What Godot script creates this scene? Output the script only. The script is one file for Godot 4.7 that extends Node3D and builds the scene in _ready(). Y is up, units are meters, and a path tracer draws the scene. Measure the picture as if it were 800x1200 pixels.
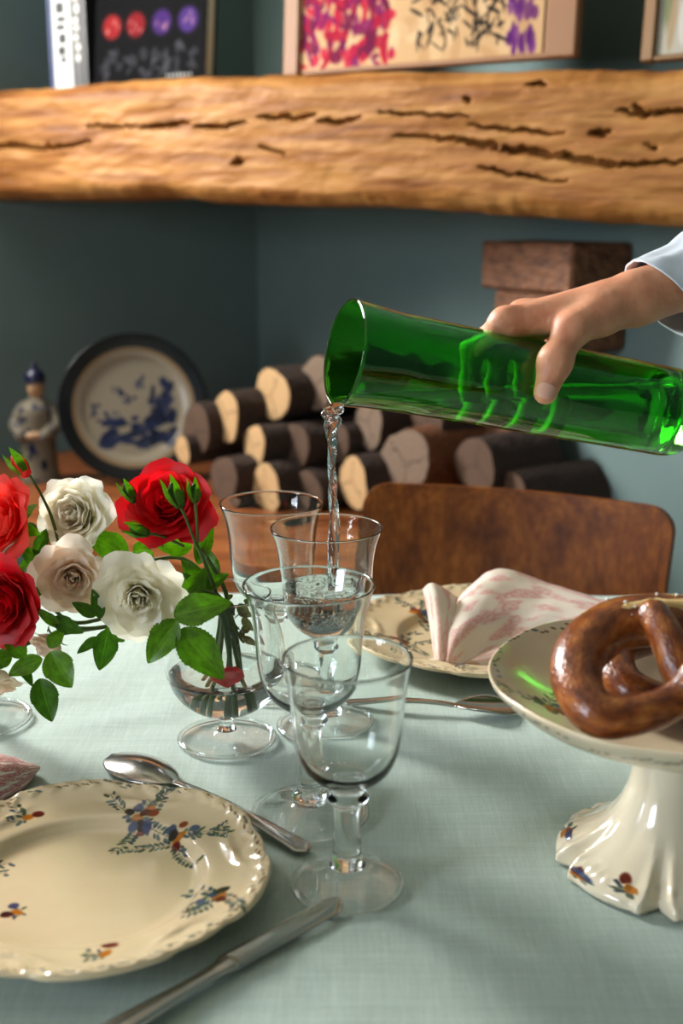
extends Node3D
# A dining table by a corner fireplace: water is poured from a green glass carafe. Metres, y up, floor at y = 0, table top at 0.75.

const TOP := 0.75
var rng := RandomNumberGenerator.new()
var M := {}
var counts := {}


func _ready() -> void:
	rng.seed = 7
	camera_and_light()
	make_materials()
	room()
	fireplace()
	table()
	chair()
	mantel_things()
	hearth_things()
	log_pile()
	crockery()
	cutlery()
	glassware()
	flowers()
	napkins()
	pretzels()
	pouring()


# ---------------------------------------------------------------- camera and light
func camera_and_light() -> void:
	var cam := Camera3D.new()
	cam.name = "camera"
	add_child(cam)
	cam.position = Vector3(0, 1.159, 0)
	cam.rotation_degrees = Vector3(-14, 0, 0)
	var ca := CameraAttributesPhysical.new()
	ca.frustum_focal_length = 29.0
	ca.frustum_focus_distance = 0.93
	ca.exposure_aperture = 3.6
	ca.frustum_near = 0.05
	ca.frustum_far = 60.0
	cam.attributes = ca
	cam.current = true
	var we := WorldEnvironment.new()
	we.name = "environment"
	var e := Environment.new()
	e.background_mode = Environment.BG_SKY
	var sky := Sky.new()
	var sm := ProceduralSkyMaterial.new()
	sm.sky_top_color = Color(0.55, 0.68, 0.9)
	sm.sky_horizon_color = Color(0.9, 0.93, 0.96)
	sm.ground_bottom_color = Color(0.25, 0.27, 0.22)
	sm.ground_horizon_color = Color(0.55, 0.58, 0.55)
	sm.sky_energy_multiplier = 3.0
	sky.sky_material = sm
	e.sky = sky
	e.tonemap_mode = Environment.TONE_MAPPER_LINEAR
	e.tonemap_exposure = 1.0
	e.sdfgi_enabled = true
	e.ssao_enabled = true
	e.ssil_enabled = true
	we.environment = e
	add_child(we)
	# daylight that enters by the window in the left part of the back wall
	var al := AreaLight3D.new()
	al.name = "window_daylight"
	al.area_size = Vector2(0.54, 0.74)
	al.area_normalize_energy = true
	al.light_energy = 9.8
	al.light_color = Color(1.0, 0.985, 0.96)
	al.shadow_enabled = true
	al.area_range = 12.0
	add_child(al)
	al.look_at_from_position(Vector3(-1.357, 1.75, -2.177), Vector3(-0.786, 1.40, -1.356))
	# weaker daylight from the lower window in the left wall
	var bl := AreaLight3D.new()
	bl.name = "side_window_daylight"
	bl.area_size = Vector2(0.74, 0.84)
	bl.area_normalize_energy = true
	bl.light_energy = 3.0
	bl.light_color = Color(0.97, 0.985, 1.0)
	bl.shadow_enabled = true
	bl.area_range = 12.0
	add_child(bl)
	bl.look_at_from_position(Vector3(-2.13, 1.45, 0.40), Vector3(-1.13, 1.40, -0.10))


# ---------------------------------------------------------------- geometry
class Geo:
	var v := PackedVector3Array()
	var uv := PackedVector2Array()
	var ix := PackedInt32Array()
	var twins := []
	var poles := []

	# points p[i * nv + j]; closed in i or j when the last row repeats the first. fix: turn it so that the faces look outward
	func grid(p: PackedVector3Array, nu: int, nv: int, close_u := false, close_v := false, fix := true, uvs := PackedVector2Array()) -> void:
		var b := v.size()
		v.append_array(p)
		if uvs.size() == p.size():
			uv.append_array(uvs)
		else:
			for i in nu:
				for j in nv:
					uv.append(Vector2(float(i) / (nu - 1), float(j) / (nv - 1)))
		var t := PackedInt32Array()
		var vol := 0.0
		var o := p[0]
		for i in nu - 1:
			for j in nv - 1:
				var a := i * nv + j
				var c := a + nv
				for q in [[a, c, c + 1], [a, c + 1, a + 1]]:
					if p[q[0]] == p[q[1]] or p[q[1]] == p[q[2]] or p[q[0]] == p[q[2]]:
						continue
					vol += (p[q[0]] - o).dot((p[q[1]] - o).cross(p[q[2]] - o))
					t.append_array(PackedInt32Array([b + q[0], b + q[1], b + q[2]]))
		if fix and vol < 0.0:
			for k in range(0, t.size(), 3):
				var s := t[k + 1]
				t[k + 1] = t[k + 2]
				t[k + 2] = s
		ix.append_array(t)
		if close_u:
			for j in nv:
				twins.append([b + j, b + (nu - 1) * nv + j])
		if close_v:
			for i in nu:
				twins.append([b + i * nv, b + i * nv + nv - 1])
		for i in [0, nu - 1]:
			if p[i * nv].distance_to(p[i * nv + nv / 2]) < 1e-7 and p[i * nv].distance_to(p[i * nv + nv / 3]) < 1e-7:
				poles.append([b + i * nv, nv, 1])
		for j in [0, nv - 1]:
			if p[j].distance_to(p[(nu / 2) * nv + j]) < 1e-7 and p[j].distance_to(p[(nu / 3) * nv + j]) < 1e-7:
				poles.append([b + j, nu, nv])

	func tri(a: Vector3, b: Vector3, c: Vector3) -> void:
		var k := v.size()
		v.append_array(PackedVector3Array([a, b, c]))
		for q in [a, b, c]:
			uv.append(Vector2(q.x, q.z))
		ix.append_array(PackedInt32Array([k, k + 1, k + 2]))

	func quad(a: Vector3, b: Vector3, c: Vector3, d: Vector3, out: Vector3, uvs := []) -> void:
		var k := v.size()
		v.append_array(PackedVector3Array([a, b, c, d]))
		if uvs.size() == 4:
			uv.append_array(PackedVector2Array(uvs))
		else:
			uv.append_array(PackedVector2Array([Vector2(0, 1), Vector2(1, 1), Vector2(1, 0), Vector2(0, 0)]))
		if (b - a).cross(c - a).dot(out) > 0:
			ix.append_array(PackedInt32Array([k, k + 1, k + 2, k, k + 2, k + 3]))
		else:
			ix.append_array(PackedInt32Array([k, k + 2, k + 1, k, k + 3, k + 2]))

	# a box with chamfered edges; uv in metres
	func box(c: Vector3, size: Vector3, ch := 0.003, basis := Basis.IDENTITY) -> void:
		var h := size / 2.0
		ch = minf(ch, minf(h.x, minf(h.y, h.z)) * 0.9)
		for ax in 3:
			for s in [-1.0, 1.0]:
				var a1 := (ax + 1) % 3
				var a2 := (ax + 2) % 3
				var q := []
				var w := []
				for k in [[-1, -1], [1, -1], [1, 1], [-1, 1]]:
					var r := Vector3.ZERO
					r[ax] = s * h[ax]
					r[a1] = k[0] * (h[a1] - ch)
					r[a2] = k[1] * (h[a2] - ch)
					w.append(Vector2(r.x + r.z * (1.0 if ax != 2 else 0.0), r.y + (r.z if ax == 1 else 0.0)))
					q.append(c + basis * r)
				var n := Vector3.ZERO
				n[ax] = s
				quad(q[0], q[1], q[2], q[3], basis * n, w)
		for ax in 3:
			var a1 := (ax + 1) % 3
			var a2 := (ax + 2) % 3
			for s1 in [-1.0, 1.0]:
				for s2 in [-1.0, 1.0]:
					var q := []
					var w := []
					for k in [[-1, 0], [1, 0], [1, 1], [-1, 1]]:
						var r := Vector3.ZERO
						r[ax] = k[0] * (h[ax] - ch)
						r[a1] = s1 * (h[a1] - (ch if k[1] else 0.0))
						r[a2] = s2 * (h[a2] - (0.0 if k[1] else ch))
						w.append(Vector2(r.x + r.z, r.y))
						q.append(c + basis * r)
					var n := Vector3.ZERO
					n[a1] = s1
					n[a2] = s2
					quad(q[0], q[1], q[2], q[3], basis * n, w)
		for sx in [-1.0, 1.0]:
			for sy in [-1.0, 1.0]:
				for sz in [-1.0, 1.0]:
					var a := c + basis * Vector3(sx * h.x, sy * (h.y - ch), sz * (h.z - ch))
					var b := c + basis * Vector3(sx * (h.x - ch), sy * h.y, sz * (h.z - ch))
					var d := c + basis * Vector3(sx * (h.x - ch), sy * (h.y - ch), sz * h.z)
					if (b - a).cross(d - a).dot(basis * Vector3(sx, sy, sz)) > 0:
						tri(a, b, d)
					else:
						tri(a, d, b)

	# turn a profile of (radius, height) round y; it starts and ends on the axis or on itself
	func lathe(prof: PackedVector2Array, n := 48, xf := Transform3D.IDENTITY) -> void:
		var p := PackedVector3Array()
		for i in prof.size():
			for j in n + 1:
				var a := TAU * (j % n) / n
				p.append(xf * Vector3(prof[i].x * cos(a), prof[i].y, prof[i].x * sin(a)))
		grid(p, prof.size(), n + 1, prof[0] == prof[prof.size() - 1], true)

	func tube(path: PackedVector3Array, radii: PackedFloat32Array, n := 10, caps := true, squash := 1.0) -> void:
		var p := PackedVector3Array()
		var side := Vector3.ZERO
		var rows := 0
		var last := path.size() - 1
		for i in path.size():
			var t := (path[mini(i + 1, last)] - path[maxi(i - 1, 0)]).normalized()
			if i == 0:
				side = t.cross(Vector3.UP if absf(t.y) < 0.9 else Vector3.RIGHT).normalized()
			side = (side - t * side.dot(t)).normalized()
			var up := side.cross(t)
			var rings := [[0.0, 1.0]]
			if caps and i == 0:
				rings = [[-1.0, 0.0], [-0.8, 0.6], [-0.4, 0.92], [0.0, 1.0]]
			elif caps and i == last:
				rings = [[0.0, 1.0], [0.4, 0.92], [0.8, 0.6], [1.0, 0.0]]
			for k in rings:
				for j in n + 1:
					var a := TAU * (j % n) / n
					var r: float = radii[i] * k[1]
					p.append(path[i] + t * (radii[i] * k[0]) + side * (cos(a) * r) + up * (sin(a) * r * squash))
				rows += 1
		grid(p, rows, n + 1, false, true)

	# a cloth or metal sheet with thickness from a grid of points
	func sheet(p: PackedVector3Array, nu: int, nv: int, th: float, uvs := PackedVector2Array()) -> void:
		var q := PackedVector3Array()
		var w := PackedVector2Array()
		var top := PackedVector3Array()
		var bot := PackedVector3Array()
		for i in nu:
			for j in nv:
				var du := p[mini(i + 1, nu - 1) * nv + j] - p[maxi(i - 1, 0) * nv + j]
				var dv := p[i * nv + mini(j + 1, nv - 1)] - p[i * nv + maxi(j - 1, 0)]
				var nn := du.cross(dv).normalized()
				top.append(p[i * nv + j] + nn * th * 0.5)
				bot.append(p[i * nv + j] - nn * th * 0.5)
		for i in nu:
			for j in nv:
				q.append(top[i * nv + j])
				w.append(uvs[i * nv + j] if uvs.size() else Vector2(float(i) / (nu - 1), float(j) / (nv - 1)))
			for j in range(nv - 1, -1, -1):
				q.append(bot[i * nv + j])
				w.append(uvs[i * nv + j] if uvs.size() else Vector2(float(i) / (nu - 1), float(j) / (nv - 1)))
			q.append(top[i * nv])
			w.append(w[w.size() - 1])
		grid(q, nu, nv * 2 + 1, false, true, true, w)
		for i in [0, nu - 1]:
			var e := PackedVector3Array()
			for j in nv:
				e.append(top[i * nv + j])
				e.append(bot[i * nv + j])
			grid(e, nv, 2, false, false, false)

	func mesh() -> ArrayMesh:
		var n := PackedVector3Array()
		n.resize(v.size())
		for k in range(0, ix.size(), 3):
			var a := ix[k]
			var b := ix[k + 1]
			var c := ix[k + 2]
			var f := (v[b] - v[a]).cross(v[c] - v[a])
			n[a] += f
			n[b] += f
			n[c] += f
		for t in twins:
			var s: Vector3 = n[t[0]] + n[t[1]]
			n[t[0]] = s
			n[t[1]] = s
		for t in poles:
			var s := Vector3.ZERO
			for k in t[1]:
				s += n[t[0] + k * t[2]]
			for k in t[1]:
				n[t[0] + k * t[2]] = s
		for k in n.size():
			n[k] = n[k].normalized() if n[k].length_squared() > 0 else Vector3.UP
		var out := PackedInt32Array()
		out.resize(ix.size())
		for k in range(0, ix.size(), 3):
			out[k] = ix[k]
			out[k + 1] = ix[k + 2]
			out[k + 2] = ix[k + 1]
		var arr := []
		arr.resize(Mesh.ARRAY_MAX)
		arr[Mesh.ARRAY_VERTEX] = v
		arr[Mesh.ARRAY_NORMAL] = n
		arr[Mesh.ARRAY_TEX_UV] = uv
		arr[Mesh.ARRAY_INDEX] = out
		var m := ArrayMesh.new()
		m.add_surface_from_arrays(Mesh.PRIMITIVE_TRIANGLES, arr)
		return m


func spline(pts: Array, per := 8) -> PackedVector3Array:
	var out := PackedVector3Array()
	for i in pts.size() - 1:
		var a: Vector3 = pts[maxi(i - 1, 0)]
		var b: Vector3 = pts[i]
		var c: Vector3 = pts[i + 1]
		var d: Vector3 = pts[mini(i + 2, pts.size() - 1)]
		for k in per:
			out.append(b.cubic_interpolate(c, a, d, float(k) / per))
	out.append(pts[pts.size() - 1])
	return out


func spline2(pts: Array, per := 4) -> PackedVector2Array:
	var out := PackedVector2Array()
	for i in pts.size() - 1:
		var a: Vector2 = pts[maxi(i - 1, 0)]
		var b: Vector2 = pts[i]
		var c: Vector2 = pts[i + 1]
		var d: Vector2 = pts[mini(i + 2, pts.size() - 1)]
		for k in per:
			var q := b.cubic_interpolate(c, a, d, float(k) / per)
			out.append(Vector2(maxf(q.x, 0.0), q.y))
	out.append(pts[pts.size() - 1])
	return out


func ramp(from: float, to: float, n: int) -> PackedFloat32Array:
	var out := PackedFloat32Array()
	for i in n:
		out.append(lerpf(from, to, float(i) / maxi(n - 1, 1)))
	return out


func lookup(pts: Array, x: float) -> float:
	if x <= pts[0].x:
		return pts[0].y
	for i in pts.size() - 1:
		if x <= pts[i + 1].x:
			return lerpf(pts[i].y, pts[i + 1].y, smoothstep(0.0, 1.0, (x - pts[i].x) / (pts[i + 1].x - pts[i].x)))
	return pts[pts.size() - 1].y


# ---------------------------------------------------------------- nodes
func numbered(called: String) -> String:
	counts[called] = counts.get(called, 0) + 1
	return called if counts[called] == 1 else "%s_%03d" % [called, counts[called] - 1]


func tag(o: Node3D, label: String, category: String, group := "") -> void:
	o.set_meta("label", label)
	o.set_meta("category", category)
	if group:
		o.set_meta("group", group)


func thing(called: String, label: String, category: String, at := Vector3.ZERO, group := "") -> Node3D:
	var o := Node3D.new()
	o.name = numbered(called)
	add_child(o)
	o.position = at
	tag(o, label, category, group)
	return o


func part(called: String, m: Mesh, mt: Material, parent: Node3D, label := "") -> MeshInstance3D:
	var o := MeshInstance3D.new()
	o.name = called
	o.mesh = m
	o.material_override = mt
	parent.add_child(o, true)
	if label:
		o.set_meta("label", label)
	return o


# geometry given in world coordinates, put under a thing that stands somewhere
func part_w(called: String, m: Mesh, mt: Material, parent: Node3D, label := "") -> MeshInstance3D:
	var o := part(called, m, mt, parent, label)
	o.transform = parent.transform.affine_inverse()
	return o


func single(called: String, m: Mesh, mt: Material, label: String, category: String, at := Vector3.ZERO, group := "") -> MeshInstance3D:
	var o := MeshInstance3D.new()
	o.name = numbered(called)
	o.mesh = m
	o.material_override = mt
	add_child(o)
	o.position = at
	tag(o, label, category, group)
	return o


func struct(called: String, m: Mesh, mt: Material) -> MeshInstance3D:
	var o := MeshInstance3D.new()
	o.name = called
	o.mesh = m
	o.material_override = mt
	add_child(o)
	o.set_meta("kind", "structure")
	return o


# ---------------------------------------------------------------- materials
func mat(called: String, c: Color, rough := 0.6, metal := 0.0) -> StandardMaterial3D:
	var m := StandardMaterial3D.new()
	m.resource_name = called
	m.albedo_color = c
	m.roughness = rough
	m.metallic = metal
	M[called] = m
	return m


func noise_tex(colors: Array, freq: float, octaves := 4, size := 512, seed_ := 1, kind := FastNoiseLite.TYPE_SIMPLEX_SMOOTH, normal := false) -> NoiseTexture2D:
	var n := FastNoiseLite.new()
	n.noise_type = kind
	n.frequency = freq
	n.fractal_octaves = octaves
	n.seed = seed_
	var t := NoiseTexture2D.new()
	t.width = size
	t.height = size
	t.seamless = true
	t.noise = n
	if normal:
		t.as_normal_map = true
		t.bump_strength = 4.0
	elif colors.size():
		var g := Gradient.new()
		g.offsets = PackedFloat32Array(range(colors.size()).map(func(k): return float(k) / (colors.size() - 1)))
		g.colors = PackedColorArray(colors)
		t.color_ramp = g
	return t


func glass(called: String, c: Color, ior_scale := 0.05) -> StandardMaterial3D:
	var m := mat(called, Color(c.r, c.g, c.b, 0.0), 0.0)
	m.refraction_enabled = true
	m.refraction_scale = ior_scale
	return m


func grey_relief(freq: float, octaves := 4, seed_ := 3) -> NoiseTexture2D:
	return noise_tex([Color.BLACK, Color.WHITE], freq, octaves, 512, seed_)


func make_materials() -> void:
	var m: StandardMaterial3D
	m = mat("wall_paint", Color.WHITE, 0.75)
	m.albedo_texture = noise_tex([Color(0.39, 0.47, 0.46), Color(0.42, 0.50, 0.49)], 0.01, 4)
	m.uv1_triplanar = true
	m.uv1_world_triplanar = true
	m = mat("plaster", Color(0.74, 0.72, 0.67), 0.85)
	m = mat("floorboard", Color.WHITE, 0.5)
	m.albedo_texture = noise_tex([Color(0.33, 0.20, 0.11), Color(0.46, 0.29, 0.17)], 0.02)
	m.uv1_triplanar = true
	m.uv1_world_triplanar = true
	m.uv1_scale = Vector3(1, 1, 6)
	m = mat("white_paint", Color(0.86, 0.86, 0.83), 0.4)
	m = mat("pane", Color(1, 1, 1, 0.05), 0.02)
	m.transparency = BaseMaterial3D.TRANSPARENCY_ALPHA
	# the oak beam: grain runs along u
	m = mat("oak", Color.WHITE, 0.55)
	m.metallic_specular = 0.3
	m.albedo_texture = noise_tex([Color(0.42, 0.24, 0.11), Color(0.56, 0.36, 0.17), Color(0.63, 0.43, 0.22), Color(0.69, 0.50, 0.28), Color(0.56, 0.36, 0.18)], 0.007, 6, 1024, 11)
	m.uv1_scale = Vector3(0.4, 3.0, 1)
	m.detail_enabled = true
	m.detail_blend_mode = BaseMaterial3D.BLEND_MODE_MUL
	m.detail_albedo = noise_tex([Color(0.74, 0.66, 0.57), Color(1, 1, 1), Color(0.93, 0.88, 0.82)], 0.02, 5, 512, 5)
	m.detail_uv_layer = BaseMaterial3D.DETAIL_UV_1
	m.heightmap_enabled = true
	m.heightmap_texture = grey_relief(0.03, 5, 4)
	m.heightmap_scale = 0.08
	m = mat("bench_wood", Color.WHITE, 0.3)
	m.albedo_texture = noise_tex([Color(0.36, 0.18, 0.08), Color(0.52, 0.29, 0.14), Color(0.60, 0.36, 0.18)], 0.012, 5, 512, 21)
	m.uv1_triplanar = true
	m.uv1_world_triplanar = true
	m.uv1_scale = Vector3(0.8, 3, 3)
	m = mat("corbel", Color.WHITE, 0.7)
	m.albedo_texture = noise_tex([Color(0.30, 0.17, 0.10), Color(0.47, 0.30, 0.19), Color(0.52, 0.34, 0.22)], 0.015, 5, 512, 31)
	m.uv1_scale = Vector3(3, 5, 1)
	m.heightmap_enabled = true
	m.heightmap_texture = grey_relief(0.03, 5, 9)
	m.heightmap_scale = 0.4
	m = mat("chair_veneer", Color.WHITE, 0.4)
	m.metallic_specular = 0.3
	m.albedo_texture = noise_tex([Color(0.34, 0.17, 0.05), Color(0.50, 0.28, 0.09), Color(0.60, 0.36, 0.13)], 0.012, 4, 512, 41)
	m.uv1_scale = Vector3(1.6, 0.5, 1)
	m.detail_enabled = true
	m.detail_blend_mode = BaseMaterial3D.BLEND_MODE_MUL
	m.detail_albedo = noise_tex([Color(0.75, 0.68, 0.6), Color(1, 1, 1)], 0.05, 3, 512, 43)
	m = mat("ply_edge", Color(0.66, 0.47, 0.30), 0.45)
	m = mat("dark_steel", Color(0.12, 0.12, 0.12), 0.4, 0.6)
	m = mat("linen", Color.WHITE, 0.92)
	m.albedo_texture = linen_texture()
	m.uv1_scale = Vector3(12, 12, 1)
	m.heightmap_enabled = true
	m.heightmap_texture = linen_relief
	m.heightmap_scale = 0.025
	m.rim_enabled = true
	m.rim = 0.6
	m = mat("ivory_glaze", Color(0.86, 0.80, 0.67), 0.12)
	m = mat("silver", Color(0.74, 0.72, 0.69), 0.24, 1.0)
	m.roughness_texture = noise_tex([Color(0.6, 0.6, 0.6), Color(1, 1, 1)], 0.02, 4, 256, 17)
	m.uv1_triplanar = true
	m.uv1_scale = Vector3(8, 8, 8)
	glass("clear_glass", Color(0.985, 0.995, 0.99), 0.042)
	m = mat("clear_foot", Color(1, 1, 1, 0.0), 0.0)
	m.transparency = BaseMaterial3D.TRANSPARENCY_ALPHA
	glass("water", Color(1, 1, 1), 0.033)
	glass("green_glass", Color(0.36, 0.88, 0.26))
	m = mat("skin", Color.WHITE, 0.5)
	m.albedo_texture = noise_tex([Color(0.74, 0.46, 0.34), Color(0.84, 0.58, 0.44), Color(0.88, 0.64, 0.50)], 0.012, 5, 512, 51)
	m.uv1_triplanar = true
	m.uv1_scale = Vector3(6, 6, 6)
	m.subsurf_scatter_enabled = true
	m.subsurf_scatter_strength = 0.12
	m.normal_enabled = true
	m.normal_texture = noise_tex([], 0.05, 4, 512, 53, FastNoiseLite.TYPE_CELLULAR, true)
	m.normal_scale = 0.35
	m = mat("nail", Color(0.86, 0.66, 0.57), 0.22)
	m = mat("shirt", Color(0.80, 0.84, 0.88), 0.85)
	m.backlight_enabled = true
	m.backlight = Color(0.3, 0.3, 0.32)
	for r in [["petal_red", Color(0.68, 0.015, 0.06), Color(0.9, 0.05, 0.1)], ["petal_dark_red", Color(0.60, 0.01, 0.06), Color(0.85, 0.03, 0.1)], ["petal_coral", Color(0.88, 0.21, 0.18), Color(1.0, 0.3, 0.24)], ["petal_white", Color(0.95, 0.94, 0.89), Color(1.0, 0.98, 0.9)], ["petal_blush", Color(0.94, 0.89, 0.84), Color(1.0, 0.93, 0.84)]]:
		m = mat(r[0], r[1], 0.55)
		m.backlight_enabled = true
		m.backlight = r[2]
		m.cull_mode = BaseMaterial3D.CULL_DISABLED
	for r in [["leaf_green", Color(0.36, 0.52, 0.09)], ["leaf_deep", Color(0.25, 0.40, 0.08)], ["leaf_dry", Color(0.33, 0.34, 0.16)]]:
		m = mat(r[0], Color.WHITE, 0.38)
		m.albedo_texture = leaf_texture(r[1])
		m.backlight_enabled = true
		m.backlight = Color(0.8, 1.0, 0.3)
		m.cull_mode = BaseMaterial3D.CULL_DISABLED
	m = mat("stem_green", Color(0.28, 0.36, 0.12), 0.5)
	m = mat("stem_brown", Color(0.30, 0.24, 0.12), 0.6)
	m = mat("toile", Color.WHITE, 0.9)
	m.albedo_texture = toile_texture(Color(0.87, 0.60, 0.58), -0.05)
	m.backlight_enabled = true
	m.backlight = Color(0.8, 0.77, 0.72)
	m = mat("toile_red", Color.WHITE, 0.9)
	m.albedo_texture = toile_texture(Color(0.68, 0.20, 0.20), -0.45)
	m = mat("pretzel_crust", Color.WHITE, 0.27)
	m.albedo_texture = noise_tex([Color(0.30, 0.12, 0.04), Color(0.46, 0.22, 0.07), Color(0.58, 0.32, 0.11), Color(0.72, 0.47, 0.20)], 0.012, 5, 512, 61)
	m.uv1_scale = Vector3(4, 1, 1)
	m.heightmap_enabled = true
	m.heightmap_texture = grey_relief(0.05, 5, 63)
	m.heightmap_scale = 0.06
	m.clearcoat_enabled = true
	m.clearcoat = 0.4
	m.clearcoat_roughness = 0.2
	m = mat("pretzel_crumb", Color.WHITE, 0.8)
	m.albedo_texture = noise_tex([Color(0.83, 0.66, 0.38), Color(0.93, 0.83, 0.60)], 0.03, 4, 256, 65)
	m = mat("salt", Color(0.93, 0.91, 0.87), 0.3)
	for r in [["bark", Color(0.13, 0.085, 0.06), Color(0.30, 0.22, 0.17)], ["bark_orange", Color(0.36, 0.20, 0.10), Color(0.55, 0.34, 0.18)]]:
		m = mat(r[0], Color.WHITE, 0.9)
		m.albedo_texture = noise_tex([r[1], r[2]], 0.02, 5, 512, 71)
		m.uv1_scale = Vector3(3, 2, 1)
		m.heightmap_enabled = true
		m.heightmap_texture = grey_relief(0.02, 5, 73)
		m.heightmap_scale = 0.6
		m.uv1_scale = Vector3(2, 4, 1)
	for r in [["end_pale", Color(0.74, 0.60, 0.42), Color(0.58, 0.42, 0.26)], ["end_brown", Color(0.33, 0.24, 0.17), Color(0.22, 0.15, 0.11)], ["end_grey", Color(0.47, 0.39, 0.32), Color(0.35, 0.27, 0.21)]]:
		m = mat(r[0], Color.WHITE, 0.85)
		m.albedo_texture = ring_texture(r[1], r[2])
	m = mat("lacquer_black", Color(0.02, 0.02, 0.025), 0.3)


var linen_relief: ImageTexture


func to_tex(data: PackedByteArray, w: int, h: int) -> ImageTexture:
	return ImageTexture.create_from_image(Image.create_from_data(w, h, false, Image.FORMAT_RGB8, data))


func linen_texture() -> ImageTexture:
	var n := 512
	var r := RandomNumberGenerator.new()
	r.seed = 5
	var across := PackedFloat32Array()
	var along := PackedFloat32Array()
	for i in 128:
		across.append(r.randf_range(-1, 1))
		along.append(r.randf_range(-1, 1))
	var slub := FastNoiseLite.new()
	slub.frequency = 0.02
	slub.seed = 3
	var col := PackedByteArray()
	var hgt := PackedByteArray()
	col.resize(n * n * 3)
	hgt.resize(n * n * 3)
	for y in n:
		for x in n:
			var i := x / 4
			var j := y / 4
			var over := (i + j) % 2 == 0
			var s := slub.get_noise_2d(x * 0.25 + j * 37.0, j * 11.0) if over else slub.get_noise_2d(i * 53.0, y * 0.25 + i * 17.0)
			var tone: float = (across[j] if over else along[i]) * 0.03 + s * 0.09
			var c := Color(0.645 + tone, 0.715 + tone, 0.67 + tone)
			var h := sin(PI * ((x % 4) + 0.5) / 4.0) * sin(PI * ((y % 4) + 0.5) / 4.0) * (0.75 if over else 0.55) + tone * 2.0
			var k := (y * n + x) * 3
			col[k] = int(clampf(c.r, 0, 1) * 255)
			col[k + 1] = int(clampf(c.g, 0, 1) * 255)
			col[k + 2] = int(clampf(c.b, 0, 1) * 255)
			var hv := int(clampf(h, 0, 1) * 255)
			hgt[k] = hv
			hgt[k + 1] = hv
			hgt[k + 2] = hv
	linen_relief = to_tex(hgt, n, n)
	return to_tex(col, n, n)


func leaf_texture(c: Color) -> ImageTexture:
	var n := 128
	var nz := FastNoiseLite.new()
	nz.frequency = 0.03
	var col := PackedByteArray()
	col.resize(n * n * 3)
	for y in n:
		for x in n:
			# x runs along the leaf, y across it
			var u := absf(float(y) / (n - 1) * 2.0 - 1.0)
			var v := float(x) / (n - 1)
			var vein := 0.0
			if u < 0.05:
				vein = 0.8
			var ph := fposmod(v * 7.0 - u * 2.2, 1.0)
			if ph < 0.10:
				vein = maxf(vein, 0.45 * (1.0 - u * 0.6))
			var t := 1.0 + nz.get_noise_2d(x, y) * 0.25
			var q := (c * t).lerp(Color(0.50, 0.62, 0.25), vein * 0.55)
			var k := (y * n + x) * 3
			col[k] = int(clampf(q.r, 0, 1) * 255)
			col[k + 1] = int(clampf(q.g, 0, 1) * 255)
			col[k + 2] = int(clampf(q.b, 0, 1) * 255)
	return to_tex(col, n, n)


func toile_texture(ink: Color, from: float) -> ImageTexture:
	var n := 512
	var a := FastNoiseLite.new()
	a.frequency = 0.011
	a.seed = 12
	a.fractal_octaves = 2
	var b := FastNoiseLite.new()
	b.frequency = 0.045
	b.seed = 9
	b.fractal_type = FastNoiseLite.FRACTAL_RIDGED
	b.fractal_octaves = 3
	var col := PackedByteArray()
	col.resize(n * n * 3)
	for y in n:
		for x in n:
			var area := smoothstep(from, from + 0.25, a.get_noise_2d(x, y))
			var line := smoothstep(0.1, 0.55, b.get_noise_2d(x, y))
			var q := Color(0.96, 0.93, 0.89).lerp(ink, area * (0.22 + 0.45 * line))
			var k := (y * n + x) * 3
			col[k] = int(q.r * 255)
			col[k + 1] = int(q.g * 255)
			col[k + 2] = int(q.b * 255)
	return to_tex(col, n, n)


func ring_texture(c1: Color, c2: Color) -> ImageTexture:
	var n := 192
	var nz := FastNoiseLite.new()
	nz.frequency = 0.015
	var fine := FastNoiseLite.new()
	fine.frequency = 0.1
	var col := PackedByteArray()
	col.resize(n * n * 3)
	for y in n:
		for x in n:
			var d := Vector2(x - n * 0.47, y - n * 0.53)
			var r := d.length() / n * 2.0 + nz.get_noise_2d(x, y) * 0.12
			var ring := 0.5 + 0.5 * sin(r * 46.0)
			var t := 0.28 * ring + 0.5 * smoothstep(0.25, 0.0, r) + 0.25 * fine.get_noise_2d(x, y)
			var crack := 0.0
			if absf(fposmod(d.angle() * 3.0 / TAU + nz.get_noise_2d(x * 2, y) * 0.15, 1.0) - 0.5) < 0.012 / maxf(r, 0.1) and r > 0.15 and r < 0.8:
				crack = 0.6
			var q := c1.lerp(c2, clampf(t, 0, 1)).lerp(Color(0.15, 0.1, 0.07), crack)
			var k := (y * n + x) * 3
			col[k] = int(clampf(q.r, 0, 1) * 255)
			col[k + 1] = int(clampf(q.g, 0, 1) * 255)
			col[k + 2] = int(clampf(q.b, 0, 1) * 255)
	return to_tex(col, n, n)


# one stroke of a painted decoration: a soft-edged oval
func dab(im: Image, c: Vector2, rx: float, ry: float, turn: float, col: Color, strength := 0.9) -> void:
	var w := im.get_width()
	var r := int(ceil(maxf(rx, ry))) + 1
	var cs := cos(turn)
	var sn := sin(turn)
	for y in range(maxi(int(c.y) - r, 0), mini(int(c.y) + r + 1, im.get_height())):
		for x in range(maxi(int(c.x) - r, 0), mini(int(c.x) + r + 1, w)):
			var d := Vector2(x, y) - c
			var q := Vector2((d.x * cs + d.y * sn) / rx, (-d.x * sn + d.y * cs) / ry).length()
			if q < 1.0:
				im.set_pixel(x, y, im.get_pixel(x, y).lerp(col, strength * smoothstep(1.0, 0.6, q)))


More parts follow.
